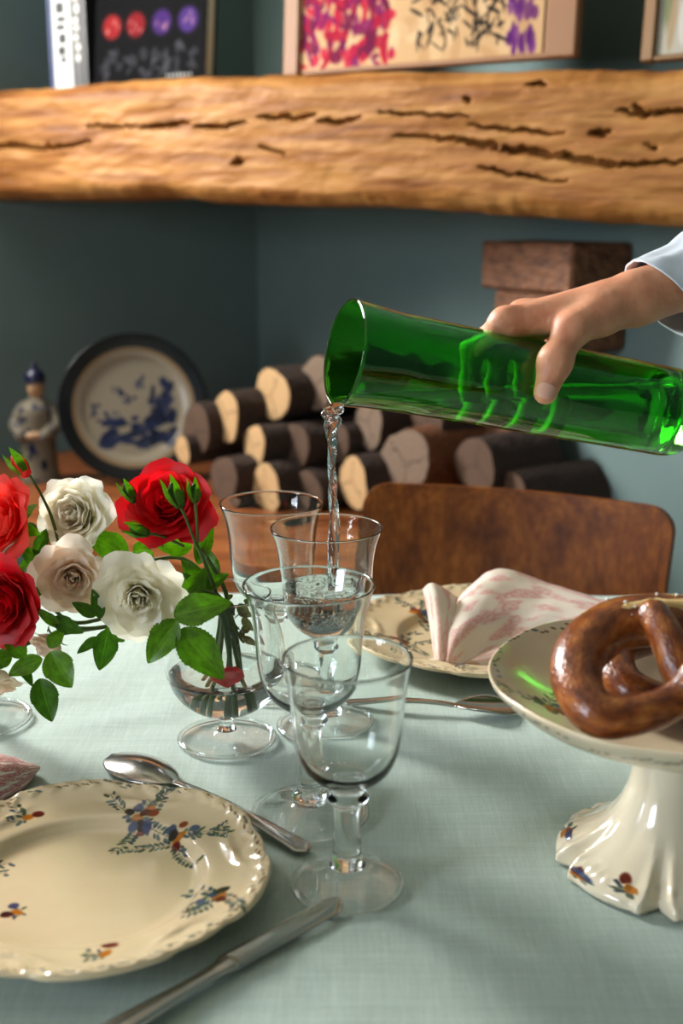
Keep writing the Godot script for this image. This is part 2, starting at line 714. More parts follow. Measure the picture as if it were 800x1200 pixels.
# a sprig: a bent stalk with pairs of small leaves, and a few flower heads at its root
func sprig(im: Image, at: Vector2, turn: float, length: float, heads: int, r: RandomNumberGenerator, arms := 3) -> void:
	var leafc := [Color(0.22, 0.29, 0.20), Color(0.30, 0.37, 0.33), Color(0.22, 0.28, 0.31)]
	for a in arms:
		var d := turn + (a - (arms - 1) * 0.5) * 1.1 + r.randf_range(-0.2, 0.2)
		var bend := r.randf_range(-0.6, 0.6)
		var q := at
		var steps := int(length / 11.0)
		for k in steps:
			d += bend / steps * 2.0
			q += Vector2(cos(d), sin(d)) * 15.0
			dab(im, q, 9, 2.6, d, Color(0.42, 0.40, 0.32), 0.8)
			for s in [-1, 1]:
				if r.randf() < 0.72:
					dab(im, q + Vector2(cos(d + s * 1.2), sin(d + s * 1.2)) * 13.0, r.randf_range(9, 19), r.randf_range(4.5, 8.5), d + s * r.randf_range(0.4, 1.1), leafc[r.randi() % 3], 0.95)
	var hc := [Color(0.66, 0.38, 0.06), Color(0.34, 0.08, 0.05), Color(0.20, 0.24, 0.36), Color(0.16, 0.11, 0.08), Color(0.28, 0.32, 0.42), Color(0.50, 0.16, 0.06)]
	for k in heads:
		var q := at + Vector2.from_angle(r.randf() * TAU) * (r.randf_range(16, 52) if k else 0.0)
		dab(im, q, r.randf_range(17, 28), r.randf_range(13, 20), r.randf() * TAU, hc[k % 6], 0.97)


func glaze_map(called: String, sprays: Array, seed_: int, edge := true, base := Color(0.83, 0.75, 0.60), rim_at := 0.965) -> void:
	var n := 1024
	var im := Image.create(n, n, false, Image.FORMAT_RGB8)
	im.fill(base)
	var r := RandomNumberGenerator.new()
	r.seed = seed_
	for k in 60:
		dab(im, Vector2(r.randf() * n, r.randf() * n), r.randf_range(30, 90), r.randf_range(30, 90), 0, base.lerp(Color(0.80, 0.70, 0.54), 0.25), 0.4)
	for s in sprays:
		sprig(im, Vector2(0.5 + s[0] * 0.5, 0.5 + s[1] * 0.5) * n, s[2], s[3], s[4], r, s[5])
	if edge:
		for k in 150:
			var a := TAU * k / 150.0 + r.randf_range(-0.012, 0.012)
			if r.randf() < 0.75:
				var q := Vector2(0.5, 0.5) * n + Vector2(cos(a), sin(a)) * n * 0.5 * scallop(a) * r.randf_range(rim_at - 0.02, rim_at + 0.015)
				dab(im, q, r.randf_range(8, 18), r.randf_range(3, 6), a + PI / 2 + 0.35, [Color(0.36, 0.36, 0.30), Color(0.45, 0.34, 0.22), Color(0.30, 0.36, 0.36)][r.randi() % 3], 0.85)
	var m := mat(called, Color.WHITE, 0.14)
	m.albedo_texture = ImageTexture.create_from_image(im)
	m.clearcoat_enabled = true
	m.clearcoat = 0.6
	m.clearcoat_roughness = 0.05


# outline of the shaped rims: six bracketed lobes
func scallop(a: float) -> float:
	var q := fposmod(a * 6.0 / TAU, 1.0)
	var s := absf(q - 0.5) * 2.0
	return 1.0 - 0.050 * pow(s, 3.0) - 0.014 * exp(-pow((s - 0.70) / 0.09, 2.0)) + 0.024 * exp(-pow((s - 1.0) / 0.11, 2.0))


# ---------------------------------------------------------------- the room
func wall_mesh(a: Vector2, b: Vector2, h: float, th: float) -> ArrayMesh:
	var g := Geo.new()
	var d := (b - a).normalized()
	var n := Vector2(d.y, -d.x)
	var c := (a + b) / 2 + n * th / 2
	var bas := Basis(Vector3(d.x, 0, d.y), Vector3.UP, Vector3(-d.y, 0, d.x))
	g.box(Vector3(c.x, h / 2, c.y), Vector3(a.distance_to(b) + th * 0.6, h, th), 0.002, bas)
	return g.mesh()


# a wall along d from a, with inner face towards n and a window from l0 to l1, y0 to y1
func pierced_wall(called: String, window: String, a: Vector3, d: Vector3, n: Vector3, s0: float, s1: float, l0: float, l1: float, y0: float, y1: float) -> void:
	var bas := Basis(d, Vector3.UP, n)
	if bas.determinant() < 0:
		bas = Basis(-d, Vector3.UP, n)
	var c := a - n * 0.08
	var g := Geo.new()
	for q in [[s0, l0, 0.0, 2.7], [l1, s1, 0.0, 2.7], [l0, l1, 0.0, y0], [l0, l1, y1, 2.7]]:
		g.box(c + d * ((q[0] + q[1]) / 2.0) + Vector3(0, (q[2] + q[3]) / 2.0, 0), Vector3(q[1] - q[0], q[3] - q[2], 0.16), 0.0005, bas)
	struct(called, g.mesh(), M.wall_paint)
	var w := Node3D.new()
	w.name = window
	w.set_meta("kind", "structure")
	add_child(w)
	w.transform = Transform3D(bas, c + d * ((l0 + l1) / 2.0) + n * 0.02 + Vector3(0, y0, 0))
	var ww := l1 - l0
	var hh := y1 - y0
	g = Geo.new()
	for s in [-1, 1]:
		g.box(Vector3(s * (ww / 2 - 0.02), hh / 2, 0), Vector3(0.04, hh, 0.05), 0.004)
		g.box(Vector3(0, hh / 2 + s * (hh / 2 - 0.02), 0), Vector3(ww - 0.08, 0.04, 0.05), 0.004)
	part("window_frame", g.mesh(), M.white_paint, w)
	g = Geo.new()
	g.box(Vector3(0, hh / 2, 0), Vector3(ww - 0.07, hh - 0.07, 0.004), 0.001)
	part("pane", g.mesh(), M.pane, w)
	g = Geo.new()
	g.box(Vector3(0, -0.015, 0.09), Vector3(ww + 0.06, 0.03, 0.10), 0.004)
	part("window_sill", g.mesh(), M.white_paint, w)


func room() -> void:
	var g := Geo.new()
	g.box(Vector3(0.04, -0.05, -0.6), Vector3(4.7, 0.1, 5.2), 0.002)
	struct("floor", g.mesh(), M.floorboard)
	g = Geo.new()
	g.box(Vector3(0.04, 2.75, -0.6), Vector3(4.7, 0.1, 5.2), 0.002)
	struct("ceiling", g.mesh(), M.plaster)
	# two windows: one in the back wall left of the corner, 1.12 .. 1.72 m from it, and a lower one in the left wall
	pierced_wall("wall_back_left", "window_1", Vector3(-0.2, 0, -3.0), Vector3(-0.8211, 0, 0.5708), Vector3(0.5708, 0, 0.8211), -0.08, 2.50, 1.12, 1.72, 1.35, 2.15)
	pierced_wall("wall_left", "window_2", Vector3(-2.15, 0, -1.643), Vector3(0, 0, 1), Vector3(1, 0, 0), 0.0, 3.45, 1.643, 2.443, 1.0, 1.9)
	struct("wall_back_right", wall_mesh(Vector2(-0.2, -3.0), Vector2(2.23, 0.5), 2.7, 0.12), M.wall_paint)
	struct("wall_right", wall_mesh(Vector2(2.23, 0.5), Vector2(2.23, 1.8), 2.7, 0.12), M.wall_paint)
	struct("wall_front", wall_mesh(Vector2(2.23, 1.8), Vector2(-2.15, 1.8), 2.7, 0.12), M.wall_paint)


# a flat slab with the outline of a polygon (x, z)
func prism(g: Geo, poly: PackedVector2Array, y0: float, y1: float) -> void:
	var t := Geometry2D.triangulate_polygon(poly)
	for y in [y0, y1]:
		for k in range(0, t.size(), 3):
			var a := Vector3(poly[t[k]].x, y, poly[t[k]].y)
			var b := Vector3(poly[t[k + 1]].x, y, poly[t[k + 1]].y)
			var c := Vector3(poly[t[k + 2]].x, y, poly[t[k + 2]].y)
			if ((b - a).cross(c - a).y > 0) == (y == y1):
				g.tri(a, b, c)
			else:
				g.tri(a, c, b)
	var m := Vector2.ZERO
	for q in poly:
		m += q / poly.size()
	for k in poly.size():
		var a := poly[k]
		var b := poly[(k + 1) % poly.size()]
		var mm := (a + b) / 2 - m
		g.quad(Vector3(a.x, y0, a.y), Vector3(b.x, y0, b.y), Vector3(b.x, y1, b.y), Vector3(a.x, y1, a.y), Vector3(mm.x, 0, mm.y))


const BEAM_A := Vector3(-0.70, 0.0, -2.54)
const BEAM_D := Vector3(0.8290, 0.0, 0.5593)
const BEAM_N := Vector3(-0.5593, 0.0, 0.8290)   # out of the front face


func fireplace() -> void:
	# hearth bench of wood, fitted into the corner
	var g := Geo.new()
	prism(g, PackedVector2Array([Vector2(-1.06, -2.385), Vector2(-0.203, -2.98), Vector2(0.415, -2.098), Vector2(0.36, -2.0), Vector2(0.03, -1.62)]), 0.585, 0.625)
	var h := thing("hearth_bench", "low warm brown wooden hearth bench under the firewood", "hearth", Vector3(-0.3, 0, -2.3))
	part_w("bench_top", g.mesh(), M.bench_wood, h)
	g = Geo.new()
	prism(g, PackedVector2Array([Vector2(-1.0, -2.405), Vector2(-0.203, -2.97), Vector2(0.37, -2.15), Vector2(0.30, -2.0), Vector2(-0.02, -1.69)]), 0.0, 0.584)
	part_w("plinth", g.mesh(), M.wall_paint, h)
	# shelf that fills the corner behind the beam
	g = Geo.new()
	prism(g, PackedVector2Array([Vector2(-0.745, -2.615), Vector2(-0.203, -2.992), Vector2(0.80, -1.565), Vector2(0.72, -1.64)]), 1.20, 1.33)
	struct("trim_1", g.mesh(), M.wall_paint)
	# the oak beam
	var top := [Vector2(-0.0993, 1.3760), Vector2(0.0506, 1.3721), Vector2(0.1682, 1.3695), Vector2(0.2801, 1.3715), Vector2(0.3862, 1.3735), Vector2(0.4869, 1.3725), Vector2(0.6740, 1.3653), Vector2(0.8444, 1.3601), Vector2(1.1437, 1.3473), Vector2(1.3979, 1.3354), Vector2(1.5648, 1.3281)]
	var low := [Vector2(-0.1234, 1.1700), Vector2(0.0305, 1.1680), Vector2(0.2658, 1.1675), Vector2(0.4374, 1.1731), Vector2(0.5950, 1.1611), Vector2(0.7590, 1.1569), Vector2(0.8775, 1.1570), Vector2(1.0043, 1.1506), Vector2(1.1512, 1.1423), Vector2(1.2868, 1.1335), Vector2(1.4121, 1.1276), Vector2(1.5832, 1.1206)]
	var cracks := [
		[0.0042, [Vector2(-0.0594, 1.2738), Vector2(0.0403, 1.2681), Vector2(0.1822, 1.2600), Vector2(0.2841, 1.2713)]],
		[0.0022, [Vector2(0.2750, 1.2987), Vector2(0.3606, 1.2914), Vector2(0.4025, 1.2945)]],
		[0.0034, [Vector2(0.4084, 1.2899), Vector2(0.4634, 1.2925), Vector2(0.5266, 1.2947)]],
		[0.0034, [Vector2(0.5341, 1.2873), Vector2(0.5989, 1.2881), Vector2(0.6506, 1.2905)]],
		[0.0032, [Vector2(0.6780, 1.3004), Vector2(0.7432, 1.2954), Vector2(0.7945, 1.2975)]],
		[0.0032, [Vector2(0.7978, 1.2881), Vector2(0.8444, 1.2852), Vector2(0.8802, 1.2917)]],
		[0.0036, [Vector2(0.9439, 1.2615), Vector2(1.0470, 1.2549), Vector2(1.1196, 1.2407), Vector2(1.2163, 1.2266), Vector2(1.3082, 1.2108), Vector2(1.3580, 1.2123), Vector2(1.4296, 1.2167)]],
		[0.0014, [Vector2(0.9089, 1.2996), Vector2(0.9865, 1.2916), Vector2(1.0782, 1.2858)]],
		[0.0018, [Vector2(1.0757, 1.2737), Vector2(1.1467, 1.2641), Vector2(1.2283, 1.2558)]],
		[0.0016, [Vector2(1.0919, 1.2118), Vector2(1.1490, 1.2012), Vector2(1.2380, 1.1894)]],
		[0.0030, [Vector2(1.3078, 1.2842), Vector2(1.3538, 1.2790), Vector2(1.4249, 1.2829)]],
		[0.0024, [Vector2(1.3310, 1.2923), Vector2(1.3492, 1.2747)]],
		[0.0042, [Vector2(1.2699, 1.2580), Vector2(1.2868, 1.2540), Vector2(1.2968, 1.2572)]],
		[0.0052, [Vector2(0.6195, 1.2247), Vector2(0.6418, 1.2285)]],
		[0.0022, [Vector2(1.1663, 1.3273), Vector2(1.1987, 1.3222)]],
		[0.0026, [Vector2(1.0673, 1.3141), Vector2(1.0747, 1.3078)]],
		[0.0016, [Vector2(0.6716, 1.2514), Vector2(0.7337, 1.2391), Vector2(0.7424, 1.2335)]],
		[0.0016, [Vector2(1.3499, 1.2432), Vector2(1.3666, 1.2314)]],
	]
	var nz := FastNoiseLite.new()
	nz.seed = 4
	nz.frequency = 1.0
	var ns := 560
	var nf := 100
	var p := PackedVector3Array()
	var uvs := PackedVector2Array()
	var t0 := -0.30
	var t1 := 1.84
	var depth := 0.24
	var loop := nf + 20
	for i in ns + 1:
		var t := lerpf(t0, t1, float(i) / ns)
		var yb := lookup(low, t) + nz.get_noise_2d(t * 22, 0) * 0.003
		var yt := lookup(top, t) + nz.get_noise_2d(t * 18, 9) * 0.003
		for j in loop + 1:
			var jj := j % loop
			var y := 0.0
			var out := 0.0
			if jj < nf:
				var s := float(jj) / (nf - 1)
				y = lerpf(yb, yt, s)
				var e := minf(y - yb, yt - y)
				out = -0.022 * pow(1.0 - clampf(e / 0.03, 0, 1), 2.2)
				out += nz.get_noise_3d(t * 5, y * 14, 3) * 0.006 + nz.get_noise_3d(t * 20, y * 90, 8) * 0.0007
				var q := Vector2(t, y)
				for c in cracks:
					var pl: Array = c[1]
					if t < pl[0].x - 0.03 or t > pl[pl.size() - 1].x + 0.03:
						continue
					for k in pl.size() - 1:
						var cp := Geometry2D.get_closest_point_to_segment(q, pl[k], pl[k + 1])
						var dd := q - cp
						dd.y += nz.get_noise_2d(t * 28, c[0] * 4000.0) * 0.0055 + nz.get_noise_2d(t * 90, 5) * 0.0014
						var dist := dd.length()
						var frac := clampf((t - pl[0].x) / maxf(pl[pl.size() - 1].x - pl[0].x, 0.02), 0.0, 1.0)
						var wd: float = c[0] * (0.40 + 0.75 * sin(PI * frac)) * (1.0 + 0.5 * nz.get_noise_2d(t * 45, 21))
						if dist < wd * 2.2:
							out -= 0.024 * smoothstep(wd * 1.5, wd * 0.5, dist)
							break
			elif jj < nf + 8:
				var s := float(jj - nf + 1) / 8.0
				y = yt + 0.004 * sin(s * PI)
				out = -0.022 - (depth - 0.04) * s
			elif jj < nf + 12:
				y = lerpf(yt - 0.02, yb + 0.02, float(jj - nf - 8) / 3.0)
				out = -depth
			else:
				var s := float(jj - nf - 11) / 8.0
				y = yb - 0.004 * sin(s * PI)
				out = lerpf(-depth + 0.02, -0.022, s)
			p.append(BEAM_A + BEAM_D * t + BEAM_N * maxf(out, -depth) + Vector3(0, y, 0))
			uvs.append(Vector2(t, y * 1.5 if jj < nf else 0.3 + float(jj) * 0.02))
	g = Geo.new()
	g.grid(p, ns + 1, loop + 1, false, true, true, uvs)
	var beam := thing("mantel_beam", "thick rough-hewn oak mantel beam with long dark cracks", "mantel", BEAM_A + BEAM_D * 0.6 + Vector3(0, 1.1, 0))
	part_w("beam", g.mesh(), M.oak, beam)
	# stepped pier below the right end of the beam
	var wall_n := Vector3(-0.8211, 0, 0.5708)
	var wall_d := Vector3(0.5708, 0, 0.8211)
	var bas := Basis(wall_d, Vector3.UP, wall_n)
	var foot := Vector3(0.47, 0, -2.035)
	var pier := thing("corbel_pier", "stepped brown wooden corbel and pier under the right end of the beam", "pier", foot + wall_n * 0.06 + Vector3(0, 0.625, 0))
	for b in [[1.099, 0.080, 0.128, 0.0, 0.215], [1.010, 0.094, 0.118, 0.006, 0.185], [0.915, 0.092, 0.105, 0.05, 0.17], [0.77, 0.194, 0.095, 0.165, 0.16], [0.648, 0.046, 0.10, 0.16, 0.17], [1.15, 0.020, 0.11, -0.02, 0.16]]:
		g = Geo.new()
		var c: Vector3 = foot - wall_d * (b[3] + b[4] / 2.0) + wall_n * (b[2] / 2.0 + 0.005) + Vector3(0, b[0] - b[1] / 2.0 if b[0] > 1.0 and b[1] < 0.09 and b[0] < 1.12 else b[0], 0)
		if b[0] == 1.010:
			c.y = 1.019 - 0.047
		g.box(c, Vector3(b[4], b[1] - 0.002, b[2] + 0.008), 0.005, bas)
		part_w("corbel_block", g.mesh(), M.corbel, pier)


# ---------------------------------------------------------------- table and chair
func table() -> void:
	var t := thing("dining_table", "rectangular dining table hidden under the sage green cloth", "table", Vector3(0.05, 0, -0.72))
	var g := Geo.new()
	g.box(Vector3(0, 0.732, 0), Vector3(1.50, 0.03, 1.10), 0.006)
	part("table_top", g.mesh(), M.bench_wood, t)
	for sx in [-1, 1]:
		for sz in [-1, 1]:
			g = Geo.new()
			g.box(Vector3(sx * 0.68, 0.3585, sz * 0.48), Vector3(0.06, 0.717, 0.06), 0.005)
			part("leg", g.mesh(), M.bench_wood, t)
	var nz := FastNoiseLite.new()
	nz.seed = 8
	nz.frequency = 1.0
	var nu := 220
	var nv := 190
	var p := PackedVector3Array()
	var uvs := PackedVector2Array()
	for i in nu:
		for j in nv:
			var x := lerpf(-0.98, 0.98, float(i) / (nu - 1))
			var z := lerpf(-0.76, 0.76, float(j) / (nv - 1))
			var ox := maxf(absf(x) - 0.752, 0.0)
			var oz := maxf(absf(z) - 0.552, 0.0)
			var over := maxf(ox, oz)
			var wob := nz.get_noise_2d(x * 9, z * 9) * 0.0010 + nz.get_noise_2d(x * 26 + z * 9, z * 30) * 0.00045
			# pressed folds and a few soft ripples
			wob += 0.0010 * exp(-pow((x - 0.26) / 0.004, 2.0)) + 0.0008 * exp(-pow((z + 0.05) / 0.004, 2.0))
			wob += 0.0007 * sin((x * 0.8 + z) * 42.0 + nz.get_noise_2d(x * 4, z * 4) * 5.0) * smoothstep(0.0, 0.3, nz.get_noise_2d(x * 3 + 7, z * 3))
			var y := TOP - 0.0008 + wob
			var hx := clampf(x, -0.752, 0.752)
			var hz := clampf(z, -0.552, 0.552)
			if over > 0.0:
				y -= over
				var sway := sin((x + z) * 30.0) * 0.012 * minf(over * 8.0, 1.0) + 0.014 * minf(over * 10.0, 1.0)
				if ox > 0:
					hx += signf(x) * sway
				if oz > 0:
					hz += signf(z) * sway
			p.append(Vector3(hx, y - TOP, hz))
			uvs.append(Vector2(x, z))
	g = Geo.new()
	g.sheet(p, nu, nv, 0.0012, uvs)
	single("tablecloth", g.mesh(), M.linen, "sage green woven linen tablecloth spread over the table", "tablecloth", Vector3(0.05, TOP, -0.72))


func chair() -> void:
	# panel from (0.04, -1.55) to (0.394, -1.41), top edge at y 0.818
	var a := Vector3(0.040, 0, -1.55)
	var b := Vector3(0.396, 0, -1.41)
	var d := (b - a).normalized()
	var n := Vector3(-d.z, 0, d.x)     # towards the table
	var w := a.distance_to(b)
	var mid := (a + b) / 2
	var c := thing("dining_chair", "brown varnished plywood chair pushed up to the far table edge", "chair", Vector3(mid.x, 0, mid.z) - n * 0.20)
	var nu := 40
	var nv := 24
	var p := PackedVector3Array()
	var r := 0.030
	for i in nu:
		for j in nv:
			var u := lerpf(-w / 2, w / 2, 0.5 - 0.5 * cos(PI * float(i) / (nu - 1)))
			var s := 0.5 - 0.5 * cos(PI * float(j) / (nv - 1))
			var e := maxf(0.0, absf(u) - (w / 2 - r))
			var cut := r - sqrt(maxf(r * r - e * e, 0.0))
			var y := lerpf(0.60 + cut, 0.818 - cut, s)
			var side := 1.0 - 0.05 * (1.0 - s)
			p.append(mid + d * u * side + n * (0.03 * pow(u / (w / 2), 2.0) + (0.818 - y) * 0.14) + Vector3(0, y, 0))
	var g := Geo.new()
	g.sheet(p, nu, nv, 0.011)
	part_w("backrest", g.mesh(), M.chair_veneer, c)
	g = Geo.new()
	var q := PackedVector3Array()
	for i in 20:
		for j in 20:
			var u := lerpf(-0.2, 0.2, i / 19.0)
			var s := lerpf(-0.38, 0.02, j / 19.0)
			var rr := 0.02 * pow(absf(u) / 0.2, 6.0)
			q.append(mid + d * u * (1.0 - 0.1 * pow(j / 19.0, 2.0)) + n * (0.42 + s - rr) + Vector3(0, 0.45 - 0.02 * sin((s + 0.38) * 7.0) * 0.5, 0))
	g.sheet(q, 20, 20, 0.012)
	part_w("seat", g.mesh(), M.chair_veneer, c)
	for s in [-1, 1]:
		g = Geo.new()
		g.tube(spline([mid + d * s * 0.15 + n * 0.012 + Vector3(0, 0.72, 0), mid + d * s * 0.15 + n * 0.04 + Vector3(0, 0.52, 0), mid + d * s * 0.16 + n * 0.06 + Vector3(0, 0.40, 0), mid + d * s * 0.18 - n * 0.02 + Vector3(0, 0.011, 0)], 6), ramp(0.011, 0.011, 19), 10)
		part_w("leg", g.mesh(), M.dark_steel, c)
		g = Geo.new()
		g.tube(spline([mid + d * s * 0.16 + n * 0.10 + Vector3(0, 0.43, 0), mid + d * s * 0.17 + n * 0.36 + Vector3(0, 0.43, 0), mid + d * s * 0.18 + n * 0.41 + Vector3(0, 0.011, 0)], 8), ramp(0.011, 0.011, 17), 10)
		part_w("leg", g.mesh(), M.dark_steel, c)


# ---------------------------------------------------------------- on the mantel
func book(label: String, at: Vector3, bas: Basis, size: Vector3, cover: Material, group: String) -> Node3D:
	# size: width across the shelf (spine side), height, depth away from the viewer
	var o := thing("book", label, "book", at, group)
	o.transform = Transform3D(bas, at)
	var g := Geo.new()
	g.box(Vector3(0, size.y / 2, -0.002), Vector3(size.x, size.y, 0.004), 0.0015)
	for s in [-1, 1]:
		g.box(Vector3(s * (size.x / 2 - 0.0015), size.y / 2, -size.z / 2), Vector3(0.003, size.y, size.z), 0.001)
	part("cover", g.mesh(), cover, o)
	g = Geo.new()
	g.box(Vector3(0, size.y / 2, -size.z / 2 - 0.001), Vector3(size.x - 0.0062, size.y - 0.008, size.z - 0.007), 0.0005)
	part("pages", g.mesh(), M.paper, o)
	return o


func print_material(called: String, im: Image, rough := 0.5) -> StandardMaterial3D:
	var m := mat(called, Color.WHITE, rough)
	m.albedo_texture = ImageTexture.create_from_image(im)
	m.metallic_specular = 0.15
	return m


func mantel_things() -> void:
	mat("paper", Color(0.86, 0.83, 0.74), 0.9)
	mat("cover_white", Color(0.80, 0.81, 0.80), 0.5)
	mat("cover_blue", Color(0.12, 0.22, 0.42), 0.5)
	mat("cover_black", Color(0.03, 0.03, 0.035), 0.45)
	mat("cover_charcoal", Color(0.09, 0.09, 0.09), 0.45)
	mat("ink_black", Color(0.08, 0.08, 0.09), 0.6)
	mat("ink_white", Color(0.82, 0.81, 0.78), 0.6)
	var bas := Basis(BEAM_D, Vector3.UP, BEAM_N)
	var r := RandomNumberGenerator.new()
	r.seed = 31
	# three upright books, spines to the room: base line 6 cm behind the beam's front
	var bk := -BEAM_N * 0.075
	var ys := 1.372
	var x := 0.110
	for s in [["slim blue-spined book at the left end of the mantel", "cover_blue", 0.012, 0.24], ["white-spined book between the blue and black spines", "cover_white", 0.052, 0.27], ["black-spined book with pale lettering beside the white one", "cover_black", 0.028, 0.26], ["narrow charcoal book next to the picture-covered book", "cover_charcoal", 0.012, 0.25]]:
		var at: Vector3 = BEAM_A + BEAM_D * (x + s[2] / 2.0) + bk + Vector3(0, ys, 0)
		var o := book(s[0], at, bas, Vector3(s[2] - 0.001, s[3], 0.17), M[s[1]], "books on the mantel")
		x += s[2]
		if s[2] > 0.02:
			var g := Geo.new()
			var yy := 0.05
			while yy < s[3] - 0.03:
				var hh := r.randf_range(0.006, 0.02)
				g.box(Vector3(r.randf_range(-0.003, 0.003), yy + hh / 2, 0.0005), Vector3(s[2] * r.randf_range(0.3, 0.5), hh, 0.0004), 0.0001)
				yy += hh + r.randf_range(0.003, 0.008)
			part("spine_lettering", g.mesh(), M.ink_white if s[1] == "cover_black" else M.ink_black, o)
	# a large book, cover to the room, lanterns printed on it
	var im := Image.create(384, 384, false, Image.FORMAT_RGB8)
	im.fill(Color(0.035, 0.032, 0.04))
	for k in 40:
		dab(im, Vector2(r.randf_range(30, 350), r.randf_range(285, 375)), r.randf_range(8, 26), r.randf_range(6, 18), r.randf() * TAU, Color(0.30, 0.30, 0.32), 0.45)
	for k in 26:
		dab(im, Vector2(r.randf_range(40, 340), r.randf_range(0, 150)), r.randf_range(8, 30), r.randf_range(6, 18), r.randf() * TAU, Color(0.22, 0.17, 0.18), 0.5)
	for k in [[60, Color(0.52, 0.12, 0.13)], [145, Color(0.45, 0.09, 0.11)], [235, Color(0.23, 0.13, 0.36)], [325, Color(0.25, 0.16, 0.40)]]:
		for yy in [90, 232]:
			dab(im, Vector2(k[0], yy), 42, 40, 0, k[1], 0.95)
			for q in 5:
				dab(im, Vector2(k[0] + r.randf_range(-22, 22), yy + r.randf_range(-18, 18)), 4, 9, 0.4, Color(0.72, 0.55, 0.52), 0.5)
	for k in 7:
		dab(im, Vector2(260 + k * 13, 366), 5, 6, 0, Color(0.7, 0.7, 0.68), 0.8)
	var at2 := BEAM_A + BEAM_D * (x + 0.150) + bk + Vector3(0, ys, 0)
	var o2 := thing("book", "large dark book with red and purple lanterns on its cover", "book", at2, "books on the mantel")
	o2.transform = Transform3D(bas * Basis(Vector3.RIGHT, -0.10), at2)
	var g2 := Geo.new()
	g2.quad(Vector3(-0.135, 0, 0.0012), Vector3(0.135, 0, 0.0012), Vector3(0.135, 0.27, 0.0012), Vector3(-0.135, 0.27, 0.0012), Vector3(0, 0, 1))
	part("cover_picture", g2.mesh(), print_material("lantern_print", im, 0.75), o2)
	g2 = Geo.new()
	g2.box(Vector3(0, 0.135, -0.001), Vector3(0.272, 0.272, 0.004), 0.001)
	g2.box(Vector3(0, 0.135, -0.028), Vector3(0.272, 0.272, 0.004), 0.001)
	g2.box(Vector3(-0.1345, 0.135, -0.0145), Vector3(0.003, 0.272, 0.024), 0.001)
	part("cover", g2.mesh(), M.cover_black, o2)
	g2 = Geo.new()
	g2.box(Vector3(0.001, 0.135, -0.0145), Vector3(0.262, 0.264, 0.0225), 0.0005)
	part("pages", g2.mesh(), M.paper, o2)
	# the framed abstract print
	mat("frame_pine", Color(0.55, 0.38, 0.24), 0.55)
	mat("frame_gilt", Color(0.42, 0.30, 0.16), 0.4, 0.3)
	mat("mat_board", Color(0.60, 0.50, 0.40), 0.8)
	im = Image.create(640, 400, false, Image.FORMAT_RGB8)
	im.fill(Color(0.74, 0.60, 0.44))
	for k in 120:
		dab(im, Vector2(r.randf() * 640, r.randf() * 400), r.randf_range(10, 50), r.randf_range(6, 26), r.randf() * TAU, [Color(0.80, 0.68, 0.52), Color(0.66, 0.50, 0.34), Color(0.82, 0.72, 0.58)][r.randi() % 3], 0.45)
	for k in 190:
		dab(im, Vector2(r.randf_range(0, 260), r.randf_range(215, 400)), r.randf_range(8, 30), r.randf_range(5, 14), r.randf() * TAU, [Color(0.58, 0.05, 0.16), Color(0.66, 0.08, 0.20), Color(0.36, 0.05, 0.20), Color(0.42, 0.06, 0.30)][r.randi() % 4], 0.8)
	for k in 25:
		dab(im, Vector2(r.randf_range(0, 250), r.randf_range(0, 210)), r.randf_range(8, 26), r.randf_range(5, 18), r.randf() * TAU, [Color(0.50, 0.12, 0.28), Color(0.62, 0.30, 0.32)][r.randi() % 2], 0.6)
	for k in 90:
		dab(im, Vector2(r.randf_range(556, 628), r.randf_range(0, 400)), r.randf_range(5, 14), r.randf_range(8, 26), r.randf_range(-0.4, 0.4), [Color(0.36, 0.14, 0.44), Color(0.30, 0.10, 0.36)][r.randi() % 2], 0.75)
	for k in 150:
		dab(im, Vector2(r.randf_range(320, 545), r.randf_range(235, 375)), r.randf_range(8, 26), r.randf_range(2, 5), r.randf() * TAU, Color(0.13, 0.11, 0.10), 0.8)
	for k in 30:
		dab(im, Vector2(r.randf_range(300, 555), r.randf_range(20, 220)), r.randf_range(6, 20), r.randf_range(2, 4), r.randf() * TAU, Color(0.20, 0.16, 0.13), 0.6)
	var pl := Vector3(-0.0934, 1.3743, -2.2000)
	var pr := Vector3(0.3423, 1.3461, -1.9000)
	picture("abstract print in magenta and black in a wide pine frame on the mantel", pl, pr, 1.365, 0.40, 0.032, 0.05, M.frame_pine, print_material("abstract_print", im, 0.6))
	im = Image.create(256, 256, false, Image.FORMAT_RGB8)
	im.fill(Color(0.62, 0.60, 0.55))
	for k in 60:
		dab(im, Vector2(r.randf() * 256, r.randf() * 256), r.randf_range(4, 14), r.randf_range(30, 80), r.randf_range(-0.1, 0.1), [Color(0.75, 0.74, 0.72), Color(0.30, 0.36, 0.20), Color(0.25, 0.22, 0.26), Color(0.56, 0.44, 0.30)][r.randi() % 4], 0.6)
	picture("gilt framed picture cut off by the right edge above the beam", Vector3(0.4282, 1.3490, -1.8600), Vector3(0.6128, 1.3379, -1.6800), 1.352, 0.30, 0.022, 0.022, M.frame_gilt, print_material("streaked_print", im, 0.4))


